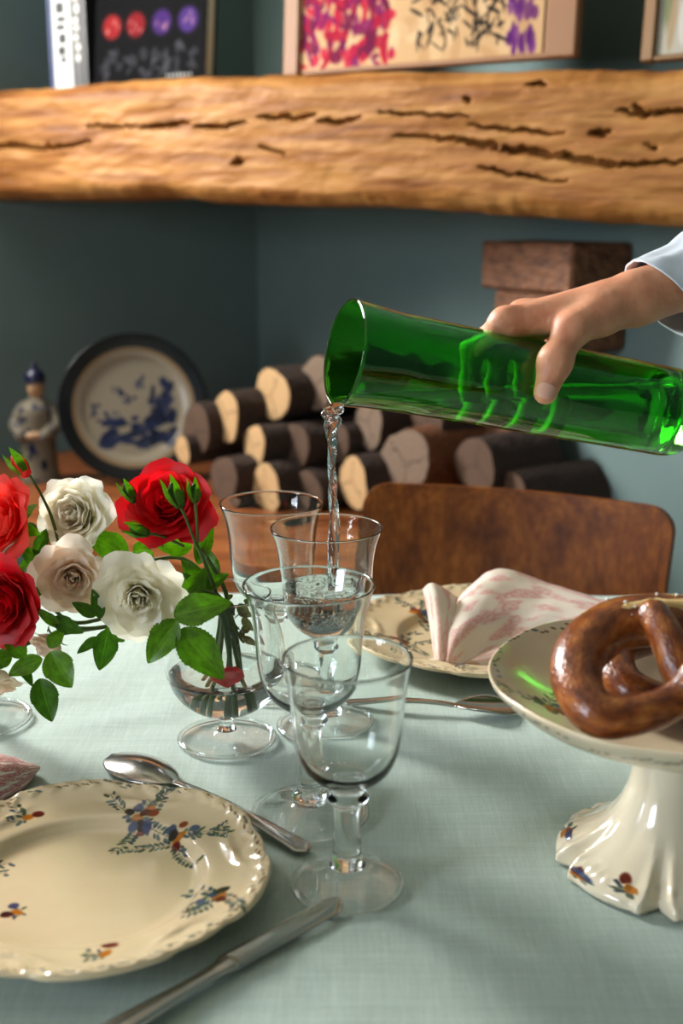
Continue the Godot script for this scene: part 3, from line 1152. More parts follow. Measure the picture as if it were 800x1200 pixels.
func picture(label: String, a: Vector3, b: Vector3, y: float, h: float, left: float, right: float, fm: Material, pm: Material) -> void:
	var d := (b - a)
	d.y = 0
	var w := d.length()
	d = d.normalized()
	var n := Vector3(-d.z, 0, d.x)
	var o := thing("framed_picture", label, "picture", Vector3((a.x + b.x) / 2, y, (a.z + b.z) / 2))
	o.transform = Transform3D(Basis(d, Vector3.UP, n) * Basis(Vector3.RIGHT, -0.06), o.position)
	var g := Geo.new()
	g.box(Vector3(-w / 2 + left / 2, h / 2, 0), Vector3(left, h, 0.022), 0.003)
	g.box(Vector3(w / 2 - right / 2, h / 2, 0), Vector3(right, h, 0.022), 0.003)
	g.box(Vector3(0, h - left / 2, 0), Vector3(w - left - right, left, 0.022), 0.003)
	g.box(Vector3(0, 0.004, 0), Vector3(w - left - right, 0.008, 0.022), 0.002)
	part("frame", g.mesh(), fm, o)
	g = Geo.new()
	g.quad(Vector3(-w / 2 + left, 0.006, 0.004), Vector3(w / 2 - right - 0.006, 0.006, 0.004), Vector3(w / 2 - right - 0.006, h - left, 0.004), Vector3(-w / 2 + left, h - left, 0.004), Vector3(0, 0, 1))
	part("print", g.mesh(), pm, o)
	g = Geo.new()
	g.box(Vector3(0, h / 2, -0.006), Vector3(w - 0.01, h - 0.01, 0.006), 0.001)
	part("backing", g.mesh(), M.ink_black, o)


# ---------------------------------------------------------------- on the hearth
func hearth_things() -> void:
	# blue and white charger on its rim against the wall
	var n := 512
	var im := Image.create(n, n, false, Image.FORMAT_RGB8)
	im.fill(Color(0.52, 0.48, 0.41))
	var r := RandomNumberGenerator.new()
	r.seed = 77
	var ctr := Vector2(n, n) * 0.5
	var blue := [Color(0.07, 0.09, 0.18), Color(0.11, 0.14, 0.26), Color(0.18, 0.22, 0.34)]
	for k in 46:   # dark bank along the lower right
		var q := Vector2(r.randf_range(0.30, 0.78), r.randf_range(0.56, 0.76)) * n
		dab(im, q, r.randf_range(14, 40), r.randf_range(8, 20), r.randf_range(-0.6, 0.2), blue[r.randi() % 2], 0.85)
	for k in 26:   # the tall rock at the right
		dab(im, Vector2(r.randf_range(0.62, 0.76), r.randf_range(0.28, 0.6)) * n, r.randf_range(8, 20), r.randf_range(14, 30), r.randf_range(-0.3, 0.3), blue[r.randi() % 2], 0.8)
	for k in 40:   # blossoms
		var q2: Vector2 = [Vector2(0.40, 0.38), Vector2(0.55, 0.33), Vector2(0.47, 0.44), Vector2(0.24, 0.50), Vector2(0.35, 0.54)][k % 5] * n
		dab(im, q2 + Vector2.from_angle(r.randf() * TAU) * r.randf_range(4, 24), r.randf_range(5, 13), r.randf_range(4, 9), r.randf() * TAU, blue[r.randi() % 3], 0.8)
	for k in 12:
		dab(im, Vector2(0.22 + 0.04 * k, 0.70 - 0.03 * absf(k - 5.0)) * n, 13, 5, -0.4, blue[0], 0.8)
	for y in n:
		for x in n:
			var d := Vector2(x, y).distance_to(ctr) / (n * 0.5)
			if d > 0.82:
				im.set_pixel(x, y, Color(0.022, 0.025, 0.04))
			elif d > 0.765:
				im.set_pixel(x, y, Color(0.48, 0.39, 0.28))
	var m := mat("charger_glaze", Color.WHITE, 0.25)
	m.albedo_texture = ImageTexture.create_from_image(im)
	var g := Geo.new()
	var prof := spline2([Vector2(0, 0.006), Vector2(0.085, 0.007), Vector2(0.105, 0.013), Vector2(0.142, 0.022), Vector2(0.145, 0.020), Vector2(0.141, 0.017), Vector2(0.10, 0.007), Vector2(0.08, 0.0), Vector2(0, 0.0)], 5)
	var p := PackedVector3Array()
	var uvs := PackedVector2Array()
	for i in prof.size():
		for j in 65:
			var a := TAU * (j % 64) / 64.0
			p.append(Vector3(prof[i].x * cos(a), prof[i].y, prof[i].x * sin(a)))
			uvs.append(Vector2(0.5 + prof[i].x * cos(a) / 0.29, 0.5 + prof[i].x * sin(a) / 0.29))
	g.grid(p, prof.size(), 65, false, true, true, uvs)
	var base := Vector3(-0.4100, 0.6260, -2.4202)
	var o := single("charger_plate", g.mesh(), m, "dark-rimmed round plate with blue landscape propped on the hearth", "plate", base)
	var face := Vector3(0.16, 0.26, 0.95).normalized()
	var right := Vector3.UP.cross(face).normalized()
	o.transform = Transform3D(Basis(right, face, right.cross(face)), base + face.cross(right).normalized() * 0.0)
	o.position = base + right.cross(face) * -0.0
	o.position.y = 0.626 + 0.145 * sqrt(1.0 - face.y * face.y) + 0.001
	# porcelain figure in a patterned robe
	var fb := Vector3(-0.5977, 0.6260, -2.4044)
	fb.y = 0.626
	var f := thing("porcelain_figurine", "small porcelain figure in blue patterned robe beside the round plate", "figurine", fb)
	var pim := Image.create(256, 256, false, Image.FORMAT_RGB8)
	pim.fill(Color(0.44, 0.41, 0.35))
	for k in 90:
		dab(pim, Vector2(r.randf() * 256, r.randf() * 256), r.randf_range(5, 16), r.randf_range(4, 10), r.randf() * TAU, blue[r.randi() % 3], 0.8)
	var robe := print_material("robe_glaze", pim, 0.25)
	mat("porcelain_face", Color(0.66, 0.52, 0.38), 0.3)
	mat("cobalt", Color(0.05, 0.06, 0.20), 0.3)
	g = Geo.new()
	g.lathe(spline2([Vector2(0, 0), Vector2(0.036, 0), Vector2(0.038, 0.006), Vector2(0.034, 0.04), Vector2(0.033, 0.08), Vector2(0.035, 0.12), Vector2(0.033, 0.145), Vector2(0.018, 0.160), Vector2(0.010, 0.166), Vector2(0, 0.168)], 4), 28)
	for s in [-1, 1]:
		g.tube(spline([Vector3(s * 0.026, 0.145, 0), Vector3(s * 0.040, 0.115, 0.012), Vector3(s * 0.022, 0.095, 0.036)], 6), ramp(0.012, 0.014, 13), 10)
	part("robe", g.mesh(), robe, f)
	g = Geo.new()
	g.lathe(spline2([Vector2(0, 0.160), Vector2(0.008, 0.162), Vector2(0.014, 0.172), Vector2(0.0165, 0.185), Vector2(0.014, 0.200), Vector2(0, 0.207)], 5), 20)
	g.tube(PackedVector3Array([Vector3(0, 0.186, 0.014), Vector3(0, 0.182, 0.019)]), PackedFloat32Array([0.002, 0.003]), 6)
	part("head", g.mesh(), M.porcelain_face, f)
	g = Geo.new()
	g.lathe(spline2([Vector2(0, 0.194), Vector2(0.018, 0.194), Vector2(0.020, 0.198), Vector2(0.019, 0.210), Vector2(0.012, 0.218), Vector2(0.006, 0.222), Vector2(0.006, 0.230), Vector2(0, 0.234)], 4), 20)
	part("hat", g.mesh(), M.cobalt, f)
	g = Geo.new()
	g.tube(PackedVector3Array([Vector3(-0.010, 0.095, 0.040), Vector3(0.010, 0.097, 0.040)]), PackedFloat32Array([0.007, 0.007]), 8)
	part("hands", g.mesh(), M.porcelain_face, f)


func log_pile() -> void:
	var bark_shapes := []
	var end_shapes := []
	var nz := FastNoiseLite.new()
	nz.frequency = 1.0
	for k in 4:
		var g := Geo.new()
		var p := PackedVector3Array()
		var nu := 14
		var nv := 29
		for i in nu:
			for j in nv:
				var a := TAU * (j % (nv - 1)) / (nv - 1)
				var x := float(i) / (nu - 1)
				var r := 1.0 + 0.07 * sin(a * 2.0 + k * 1.3) + 0.05 * sin(a * 3.0 + k * 2.1) + 0.09 * nz.get_noise_3d(x * 5.0 + k * 9, cos(a) * 3.0, sin(a) * 3.0)
				p.append(Vector3(x, r * cos(a), r * sin(a)))
		g.grid(p, nu, nv, false, true)
		bark_shapes.append(g.mesh())
		var pair := []
		for e in [0, nu - 1]:
			g = Geo.new()
			var q := PackedVector3Array()
			var w := PackedVector2Array()
			for s in [0.0, 0.5, 0.93, 0.97]:
				for j in nv:
					var b := p[e * nv + j]
					q.append(Vector3(b.x + (-0.004 if e == 0 else 0.004) * (1.0 if s < 0.95 else -1.0) * (1.0 if s > 0 else 1.2), b.y * s, b.z * s))
					w.append(Vector2(0.5 + b.y * s * 0.45, 0.5 + b.z * s * 0.45))
			g.grid(q, 4, nv, false, true, false, w)
			pair.append(g.mesh())
		end_shapes.append(pair)
	var dir := Vector3(0.80, 0, -0.60)
	# centre of the near end, radius, kind of end, length, bark, label
	for l in [
		[Vector3(-0.2128, 0.7774, -2.2600), 0.046, "end_pale", 0.27, "bark", "pale-ended split log high at the left of the pile"],
		[Vector3(-0.1265, 0.8202, -2.2500), 0.052, "end_pale", 0.28, "bark", "tallest pale-ended log at the top of the pile"],
		[Vector3(-0.2710, 0.7483, -2.2800), 0.047, "end_brown", 0.26, "bark", "dark-ended log at the far left of the pile"],
		[Vector3(-0.0481, 0.8420, -2.2400), 0.050, "end_grey", 0.26, "bark", "greyish-ended log behind the poured water"],
		[Vector3(-0.1581, 0.7326, -2.2100), 0.040, "end_pale", 0.28, "bark", "narrow pale-ended log in the middle row"],
		[Vector3(-0.0849, 0.7298, -2.2000), 0.045, "end_brown", 0.29, "bark", "dull brown-ended log in the middle of the pile"],
		[Vector3(-0.1345, 0.6645, -2.1600), 0.043, "end_pale", 0.28, "bark", "pale-ended log low behind the rearmost glass"],
		[Vector3(-0.0642, 0.6551, -2.1600), 0.043, "end_brown", 0.30, "bark", "dark-ended log at the bottom behind the glass rims"],
		[Vector3(-0.2144, 0.6713, -2.2000), 0.046, "end_brown", 0.28, "bark", "dark brown-ended log beside the red rose"],
		[Vector3(0.0211, 0.6807, -2.1300), 0.046, "end_pale", 0.30, "bark", "pale round-ended log just left of the chair back"],
		[Vector3(0.1093, 0.7253, -2.1000), 0.060, "end_grey", 0.18, "bark_orange", "largest log with orange bark above the chair back"],
		[Vector3(-0.2964, 0.7113, -2.2700), 0.026, "end_pale", 0.24, "bark", "small tan-ended log at the left foot of the pile"],
		[Vector3(0.0487, 0.7771, -2.1800), 0.044, "end_grey", 0.26, "bark", "pinkish-grey log just under the carafe lip"],
		[Vector3(-0.0077, 0.7377, -2.2000), 0.036, "end_brown", 0.28, "bark", "dark log tucked behind the water stream"],
		[Vector3(0.1493, 0.7917, -2.1400), 0.044, "end_brown", 0.15, "bark", "dark log right of the top row under the carafe"],
		[Vector3(0.2230, 0.7339, -2.0300), 0.050, "end_brown", 0.15, "bark", "dark log between the big log and the pier"],
		[Vector3(0.2822, 0.6846, -1.9900), 0.045, "end_brown", 0.20, "bark", "dark low log in front of the pier foot"],
	]:
		var o := thing("firewood_log", l[5], "log", l[0], "firewood logs on the hearth")
		var yaw := rng.randf_range(-0.12, 0.12)
		var d := dir.rotated(Vector3.UP, yaw)
		var up := Vector3.UP.rotated(d, rng.randf() * TAU)
		var k := rng.randi() % 4
		var r: float = l[1]
		o.transform = Transform3D(Basis(d * l[3], up * r, d.cross(up).normalized() * r), l[0])
		part("bark", bark_shapes[k], M[l[4]], o)
		for e in 2:
			part("end_face", end_shapes[k][e], M[l[2]], o)


# ---------------------------------------------------------------- crockery
func plate_mesh(R: float, seed_: int) -> ArrayMesh:
	var prof := spline2([Vector2(0, 0.0045), Vector2(0.30, 0.0045), Vector2(0.56, 0.0050), Vector2(0.625, 0.0085), Vector2(0.67, 0.0125), Vector2(0.80, 0.0150), Vector2(0.92, 0.0180), Vector2(0.985, 0.0200), Vector2(1.0, 0.0190), Vector2(0.985, 0.0165), Vector2(0.80, 0.0105), Vector2(0.64, 0.0060), Vector2(0.58, 0.0005), Vector2(0.54, 0.0005), Vector2(0.50, 0.0020), Vector2(0, 0.0020)], 5)
	var na := 240
	var nz := FastNoiseLite.new()
	nz.seed = seed_
	nz.frequency = 1.0
	var p := PackedVector3Array()
	var uvs := PackedVector2Array()
	for i in prof.size():
		for j in na + 1:
			var a := TAU * (j % na) / na
			var s := prof[i].x
			var k := lerpf(1.0, scallop(a), smoothstep(0.6, 1.0, s))
			var y := prof[i].y
			if i < 42 and s > 0.68:
				# moulded scrolls and a beaded lip
				var q := fposmod(a * 6.0 / TAU, 1.0)
				var arc := absf(q - 0.5) * 2.0
				y += 0.0018 * exp(-pow((s - 0.955 + 0.02 * sin(a * 48.0)) / 0.018, 2.0)) * (0.6 + 0.4 * sin(a * 48.0 + s * 60.0))
				y += 0.0018 * exp(-pow((s - 0.80 - 0.10 * (1.0 - arc)) / 0.020, 2.0)) * smoothstep(0.35, 0.8, arc)
				y += 0.0016 * exp(-pow((s - 0.86 + 0.07 * arc) / 0.015, 2.0)) * smoothstep(0.5, 0.9, arc)
				y += 0.0012 * maxf(0.0, sin(a * 30.0 + s * 40.0)) * exp(-pow((s - 0.90) / 0.05, 2.0)) * smoothstep(0.55, 0.85, arc)
				# the lip rises and dips round the scallops
				y += 0.0016 * (scallop(a) - 0.98) / 0.03 * smoothstep(0.75, 1.0, s)
			p.append(Vector3(cos(a) * s * R * k, y, sin(a) * s * R * k))
			uvs.append(Vector2(0.5 + cos(a) * s * k * 0.5, 0.5 + sin(a) * s * k * 0.5))
	var g := Geo.new()
	g.grid(p, prof.size(), na + 1, false, true, true, uvs)
	return g.mesh()


func crockery() -> void:
	glaze_map("plate_glaze_near", [[0.36, -0.55, -0.2, 120.0, 12, 5], [0.56, -0.30, 1.5, 110.0, 6, 4], [0.64, 0.44, 2.6, 90.0, 5, 4], [-0.36, 0.14, 0.2, 16.0, 4, 3], [-0.55, -0.36, 0.0, 70.0, 3, 3], [0.02, 0.78, 2.9, 40.0, 2, 2], [-0.7, 0.45, 2.0, 80.0, 5, 3], [-0.25, -0.72, 2.8, 50.0, 2, 2]], 5)
	glaze_map("plate_glaze_far", [[-0.60, 0.10, 0.6, 110.0, 8, 5], [-0.46, -0.46, -0.3, 90.0, 7, 4], [-0.30, 0.66, 0.3, 70.0, 4, 3], [0.5, -0.5, 0.4, 70.0, 6, 4], [0.5, 0.5, 1.0, 70.0, 5, 3]], 6)
	var shape := plate_mesh(0.1135, 1)
	var o := single("dinner_plate", shape, M.plate_glaze_near, "empty ivory plate with scalloped rim beside the knife", "plate", Vector3(-0.156, TOP + 0.0010, -0.675), "ivory plates with painted sprays")
	o.rotation.y = 0.3
	o = single("dinner_plate", plate_mesh(0.129, 2), M.plate_glaze_far, "ivory scalloped plate under the folded pink napkin", "plate", Vector3(0.137, TOP + 0.0010, -1.112), "ivory plates with painted sprays")
	# pedestal dish
	var c := thing("pedestal_dish", "tall ivory footed dish with painted sprigs holding the pretzels", "dish", Vector3(0.209, TOP + 0.0008, -0.715))
	glaze_map("dish_glaze", [[-0.68, 0.0, -1.2, 100.0, 8, 4], [-0.25, -0.72, 0.4, 60.0, 5, 3], [-0.55, 0.52, 1.8, 50.0, 3, 3], [0.6, 0.0, 0.0, 70.0, 5, 4], [0.2, 0.6, 1.0, 60.0, 4, 3]], 8, true, Color(0.86, 0.79, 0.67), 0.985)
	var prof := spline2([Vector2(0, 0.094), Vector2(0.030, 0.095), Vector2(0.070, 0.102), Vector2(0.100, 0.115), Vector2(0.112, 0.1235), Vector2(0.1165, 0.1265), Vector2(0.1175, 0.1245), Vector2(0.114, 0.1195), Vector2(0.100, 0.108), Vector2(0.070, 0.0955), Vector2(0.040, 0.088), Vector2(0, 0.087)], 5)
	var na := 200
	var p := PackedVector3Array()
	var uvs := PackedVector2Array()
	for i in prof.size():
		for j in na + 1:
			var a := TAU * (j % na) / na
			var s := prof[i].x / 0.1175
			var w := smoothstep(0.8, 1.0, s)
			var k := 1.0 + w * (0.012 * absf(cos(a * 4.0)) - 0.008)
			p.append(Vector3(cos(a) * prof[i].x * k, prof[i].y + w * 0.0006 * sin(a * 8.0), sin(a) * prof[i].x * k))
			uvs.append(Vector2(0.5 + cos(a) * s * 0.5, 0.5 + sin(a) * s * 0.5))
	var g := Geo.new()
	g.grid(p, prof.size(), na + 1, false, true, true, uvs)
	M.dish_glaze.roughness = 0.22
	M.dish_glaze.clearcoat = 0.2
	part("bowl", g.mesh(), M.dish_glaze, c)
	# the foot: a fluted trumpet that spreads to a bracketed base
	var im := Image.create(1024, 512, false, Image.FORMAT_RGB8)
	im.fill(Color(0.88, 0.83, 0.72))
	var r := RandomNumberGenerator.new()
	r.seed = 44
	for q in [[0.345, 0.30, 2, 14.0], [0.43, 0.20, 3, 20.0], [0.545, 0.27, 3, 24.0], [0.10, 0.2, 3, 24.0], [0.8, 0.25, 3, 20.0], [0.68, 0.2, 3, 20.0]]:
		sprig(im, Vector2(q[0] * 1024, (1.0 - q[1]) * 512), 0.3, q[3], q[2], r, 3)
	for k in 90:
		var q2 := Vector2(k / 90.0 * 1024, 512 - r.randf_range(4, 26))
		dab(im, q2, r.randf_range(4, 12), r.randf_range(2, 4), r.randf_range(-0.5, 0.5), Color(0.36, 0.40, 0.38), 0.8)
	var fm := mat("foot_glaze", Color.WHITE, 0.14)
	fm.albedo_texture = ImageTexture.create_from_image(im)
	fm.clearcoat_enabled = true
	fm.clearcoat = 0.6
	fm.clearcoat_roughness = 0.05
	prof = spline2([Vector2(0.0315, 0.0945), Vector2(0.0285, 0.084), Vector2(0.0285, 0.070), Vector2(0.0315, 0.052), Vector2(0.040, 0.034), Vector2(0.053, 0.021), Vector2(0.066, 0.012), Vector2(0.0735, 0.007), Vector2(0.0755, 0.0035), Vector2(0.0745, 0.0), Vector2(0.068, 0.0), Vector2(0.055, 0.010), Vector2(0.030, 0.030), Vector2(0, 0.036)], 6)
	p = PackedVector3Array()
	uvs = PackedVector2Array()
	na = 240
	for i in prof.size():
		for j in na + 1:
			var a := TAU * (j % na) / na
			var s := prof[i].x / 0.0755
			var w := smoothstep(0.45, 1.0, s)
			# eight panels that meet in ridges; the base has deep brackets between them
			var q := fposmod(a * 6.0 / TAU + 0.17, 1.0)
			var arc := absf(q - 0.5) * 2.0
			var k := 1.0 - 0.035 * pow(1.0 - arc, 2.0) * (1.0 - w) + w * (0.03 - 0.16 * pow(arc, 5.0) + 0.05 * exp(-pow((arc - 0.72) / 0.1, 2.0)))
			var y := prof[i].y
			if i < 44 and w > 0.3:
				y += 0.0018 * w * exp(-pow((s - 0.90 - 0.04 * sin(a * 42.0) * 0.4) / 0.035, 2.0)) * (0.6 + 0.4 * sin(a * 60.0))
				y += 0.0022 * w * exp(-pow((arc - 0.80) / 0.07, 2.0))
			k *= 0.915
			p.append(Vector3(cos(a) * prof[i].x * k, maxf(y, 0.0), sin(a) * prof[i].x * k))
			uvs.append(Vector2(float(j) / na, float(i) / 54.0))
	g = Geo.new()
	g.grid(p, prof.size(), na + 1, false, true, true, uvs)
	part("foot", g.mesh(), fm, c)


# ---------------------------------------------------------------- cutlery
func spoon(label: String, tip: Vector3, end: Vector3, width: float, dome := 1.0) -> void:
	var d := end - tip
	d.y = 0
	var l := d.length()
	d = d.normalized()
	var s := Vector3(-d.z, 0, d.x)
	var nu := 70
	var nv := 13
	var p := PackedVector3Array()
	var q := PackedVector3Array()
	for i in nu:
		var t := float(i) / (nu - 1)
		t = t * t * (3.0 - 2.0 * t) * 0.35 + t * 0.65
		var x := t * l
		var bl := 0.36 * l
		var w := 0.0
		var yc := 0.0
		var cup := 0.0
		if x < bl:
			var e := x / bl
			w = width * 0.5 * pow(sin(PI * pow(clampf(e, 0.0, 1.0), 0.80)), 0.55)
			w = maxf(w, 0.0008 if e < 0.5 else 0.0033)
			yc = 0.0015 + 0.003 * pow(e, 3.0)
			cup = 0.0065 * sin(PI * clampf(e, 0.02, 1.0)) * dome
			if dome < 0.0:
				yc += -cup
		else:
			var e := (x - bl) / (l - bl)
			w = lerpf(0.0033, 0.0075, pow(e, 2.0))
			w *= sqrt(maxf(0.02, 1.0 - pow(maxf(0.0, (e - 0.94) / 0.06), 2.0)))
			yc = 0.0045 + 0.0035 * sin(PI * pow(e, 0.8)) - 0.0035 * e
			cup = -0.0006
		for j in nv:
			var u := float(j) / (nv - 1) * 2.0 - 1.0
			p.append(tip + d * x + s * (u * w) + Vector3(0, yc + cup * u * u + 0.0012, 0))
	var g := Geo.new()
	# bowl and handle as two parts of one sheet
	var cut := 0
	while p[cut * nv + nv / 2].distance_to(Vector3(tip.x, p[cut * nv + nv / 2].y, tip.z)) < 0.36 * l:
		cut += 1
	g.sheet(p.slice(0, (cut + 1) * nv), cut + 1, nv, 0.0014)
	var o := thing("spoon", label, "spoon", tip, "silver spoons")
	part_w("bowl", g.mesh(), M.silver, o)
	g = Geo.new()
	g.sheet(p.slice(cut * nv), nu - cut, nv, 0.0018)
	part_w("handle", g.mesh(), M.silver, o)


func cutlery() -> void:
	spoon("silver spoon lying behind the near plate", Vector3(-0.1735, 0.7520, -0.8621), Vector3(-0.0220, 0.7520, -0.7217), 0.040, -1.0)
	spoon("silver spoon in front of the far plate below the napkin", Vector3(0.1441, 0.7520, -0.9441), Vector3(0.0029, 0.7520, -0.9654), 0.034)
	var tip := Vector3(0.0015, 0.7525, -0.6570)
	var neck := Vector3(-0.0642, 0.7525, -0.5939)
	var end := Vector3(-0.1198, 0.7525, -0.5333)
	var k := thing("table_knife", "table knife with straight steel blade right of the near plate", "knife", tip)
	var d := (neck - tip).normalized()
	var s := Vector3(-d.z, 0, d.x)
	var l := tip.distance_to(neck)
	var p := PackedVector3Array()
	var nu := 30
	for i in nu:
		var t := float(i) / (nu - 1)
		var w := 0.0056 * sqrt(clampf(t / 0.10 + 0.02, 0.0, 1.0))
		for j in 7:
			var u := float(j) / 6.0 * 2.0 - 1.0
			p.append(tip + d * (t * l) + s * (u * w + 0.002 * (1.0 - t)) + Vector3(0, 0.0035 + 0.001 * (1.0 - u * u) + u * 0.0022, 0))
	var g := Geo.new()
	g.sheet(p, nu, 7, 0.0012)
	part_w("blade", g.mesh(), M.silver, k)
	g = Geo.new()
	var hd := (end - neck).normalized()
	var path := PackedVector3Array()
	var rad := PackedFloat32Array()
	for i in 14:
		var t := i / 13.0
		path.append(neck + hd * (t * neck.distance_to(end) - 0.003) + Vector3(0, 0.0035, 0))
		rad.append(0.0066 - 0.0016 * smoothstep(0.0, 0.12, t) + 0.0030 * smoothstep(0.2, 1.0, t))
	g.tube(path, rad, 14, true, 0.5)
	part_w("handle", g.mesh(), M.silver, k)


# ---------------------------------------------------------------- glasses
func goblet_profile(kind: int) -> PackedVector2Array:
	if kind == 0:   # tall flared goblet
		return spline2([Vector2(0, 0.0), Vector2(0.030, 0.0), Vector2(0.0390, 0.0008), Vector2(0.0400, 0.0022), Vector2(0.0385, 0.0034), Vector2(0.025, 0.0052), Vector2(0.014, 0.0085), Vector2(0.0115, 0.0115), Vector2(0.0125, 0.0145), Vector2(0.0105, 0.0175), Vector2(0.0082, 0.0200), Vector2(0.0070, 0.030), Vector2(0.0066, 0.046), Vector2(0.0070, 0.0600), Vector2(0.0078, 0.0640), Vector2(0.0112, 0.0672), Vector2(0.0115, 0.0700), Vector2(0.0082, 0.0735), Vector2(0.0100, 0.0762), Vector2(0.0180, 0.0802), Vector2(0.0265, 0.0875), Vector2(0.0318, 0.0970), Vector2(0.0346, 0.110), Vector2(0.0359, 0.125), Vector2(0.0372, 0.140), Vector2(0.0395, 0.153), Vector2(0.0428, 0.1625), Vector2(0.0437, 0.1652), Vector2(0.0429, 0.1655), Vector2(0.0418, 0.1635), Vector2(0.0384, 0.153), Vector2(0.0361, 0.140), Vector2(0.0348, 0.125), Vector2(0.0334, 0.110), Vector2(0.0304, 0.0980), Vector2(0.0245, 0.0890), Vector2(0.0150, 0.0828), Vector2(0.006, 0.0808), Vector2(0, 0.0805)], 3)
	if kind == 1:   # smaller straight goblet
		return spline2([Vector2(0, 0.0), Vector2(0.026, 0.0), Vector2(0.0335, 0.0008), Vector2(0.0345, 0.0022), Vector2(0.0330, 0.0036), Vector2(0.022, 0.0055), Vector2(0.0135, 0.0085), Vector2(0.0120, 0.0110), Vector2(0.0128, 0.0135), Vector2(0.0105, 0.0160), Vector2(0.0095, 0.0190), Vector2(0.0086, 0.030), Vector2(0.0082, 0.044), Vector2(0.0084, 0.0530), Vector2(0.0095, 0.0560), Vector2(0.0125, 0.0585), Vector2(0.0127, 0.0612), Vector2(0.0095, 0.0645), Vector2(0.0112, 0.0680), Vector2(0.0185, 0.0720), Vector2(0.0258, 0.0790), Vector2(0.0302, 0.0890), Vector2(0.0325, 0.102), Vector2(0.0338, 0.116), Vector2(0.0352, 0.130), Vector2(0.0370, 0.142), Vector2(0.0385, 0.1486), Vector2(0.0378, 0.1494), Vector2(0.0371, 0.1480), Vector2(0.0358, 0.142), Vector2(0.0340, 0.130), Vector2(0.0326, 0.116), Vector2(0.0312, 0.102), Vector2(0.0286, 0.0900), Vector2(0.0238, 0.0810), Vector2(0.0150, 0.0745), Vector2(0.006, 0.0722), Vector2(0, 0.0718)], 3)
	# brandy balloon used as a vase
	return spline2([Vector2(0, 0.0), Vector2(0.030, 0.0), Vector2(0.0370, 0.0008), Vector2(0.0380, 0.0020), Vector2(0.0365, 0.0030), Vector2(0.020, 0.0045), Vector2(0.0095, 0.0080), Vector2(0.0062, 0.0125), Vector2(0.0062, 0.0185), Vector2(0.0110, 0.0222), Vector2(0.0240, 0.0275), Vector2(0.0370, 0.0380), Vector2(0.0445, 0.0530), Vector2(0.0462, 0.0670), Vector2(0.0435, 0.0850), Vector2(0.0385, 0.1030), Vector2(0.0350, 0.1180), Vector2(0.0352, 0.1205), Vector2(0.0338, 0.1195), Vector2(0.0373, 0.1030), Vector2(0.0423, 0.0850), Vector2(0.0450, 0.0670), Vector2(0.0433, 0.0535), Vector2(0.0360, 0.0395), Vector2(0.0235, 0.0295), Vector2(0.0100, 0.0255), Vector2(0, 0.0248)], 3)


func goblet(label: String, at: Vector3, kind: int, turn := 0.0, called := "wine_glass", cat := "glass") -> Node3D:
	var prof := goblet_profile(kind)
	var o := thing(called, label, cat, at, "goblets in a row" if called == "wine_glass" else "")
	o.rotation.y = turn
	# the foot ends where the profile has come back in to the root of the stem
	var cut := 12
	while prof[cut].x > (0.0118 if kind < 2 else 0.0080):
		cut += 1
	var foot := prof.slice(0, cut + 1)
	foot.append(Vector2(0, prof[cut].y))
	var g := Geo.new()
	g.lathe(foot, 72)
	var ft := part("foot", g.mesh(), M.clear_foot, o)
	g = Geo.new()
	var er: float = [0.0400, 0.0345, 0.0380][kind] - 0.0012
	var ring := PackedVector2Array()
	for k in 13:
		var a := TAU * (k % 12) / 12.0
		ring.append(Vector2(er + cos(a) * 0.0020, 0.0020 + sin(a) * 0.0018))
	g.lathe(ring, 96)
	part("foot_edge", g.mesh(), M.clear_glass, ft)
	var rest := PackedVector2Array([Vector2(0, prof[cut].y - 0.0006), Vector2(prof[cut].x, prof[cut].y - 0.0006)])
	rest.append_array(prof.slice(cut))
	g = Geo.new()
	g.lathe(rest, 72)
	part("bowl_and_stem", g.mesh(), M.clear_glass, o)
	return o


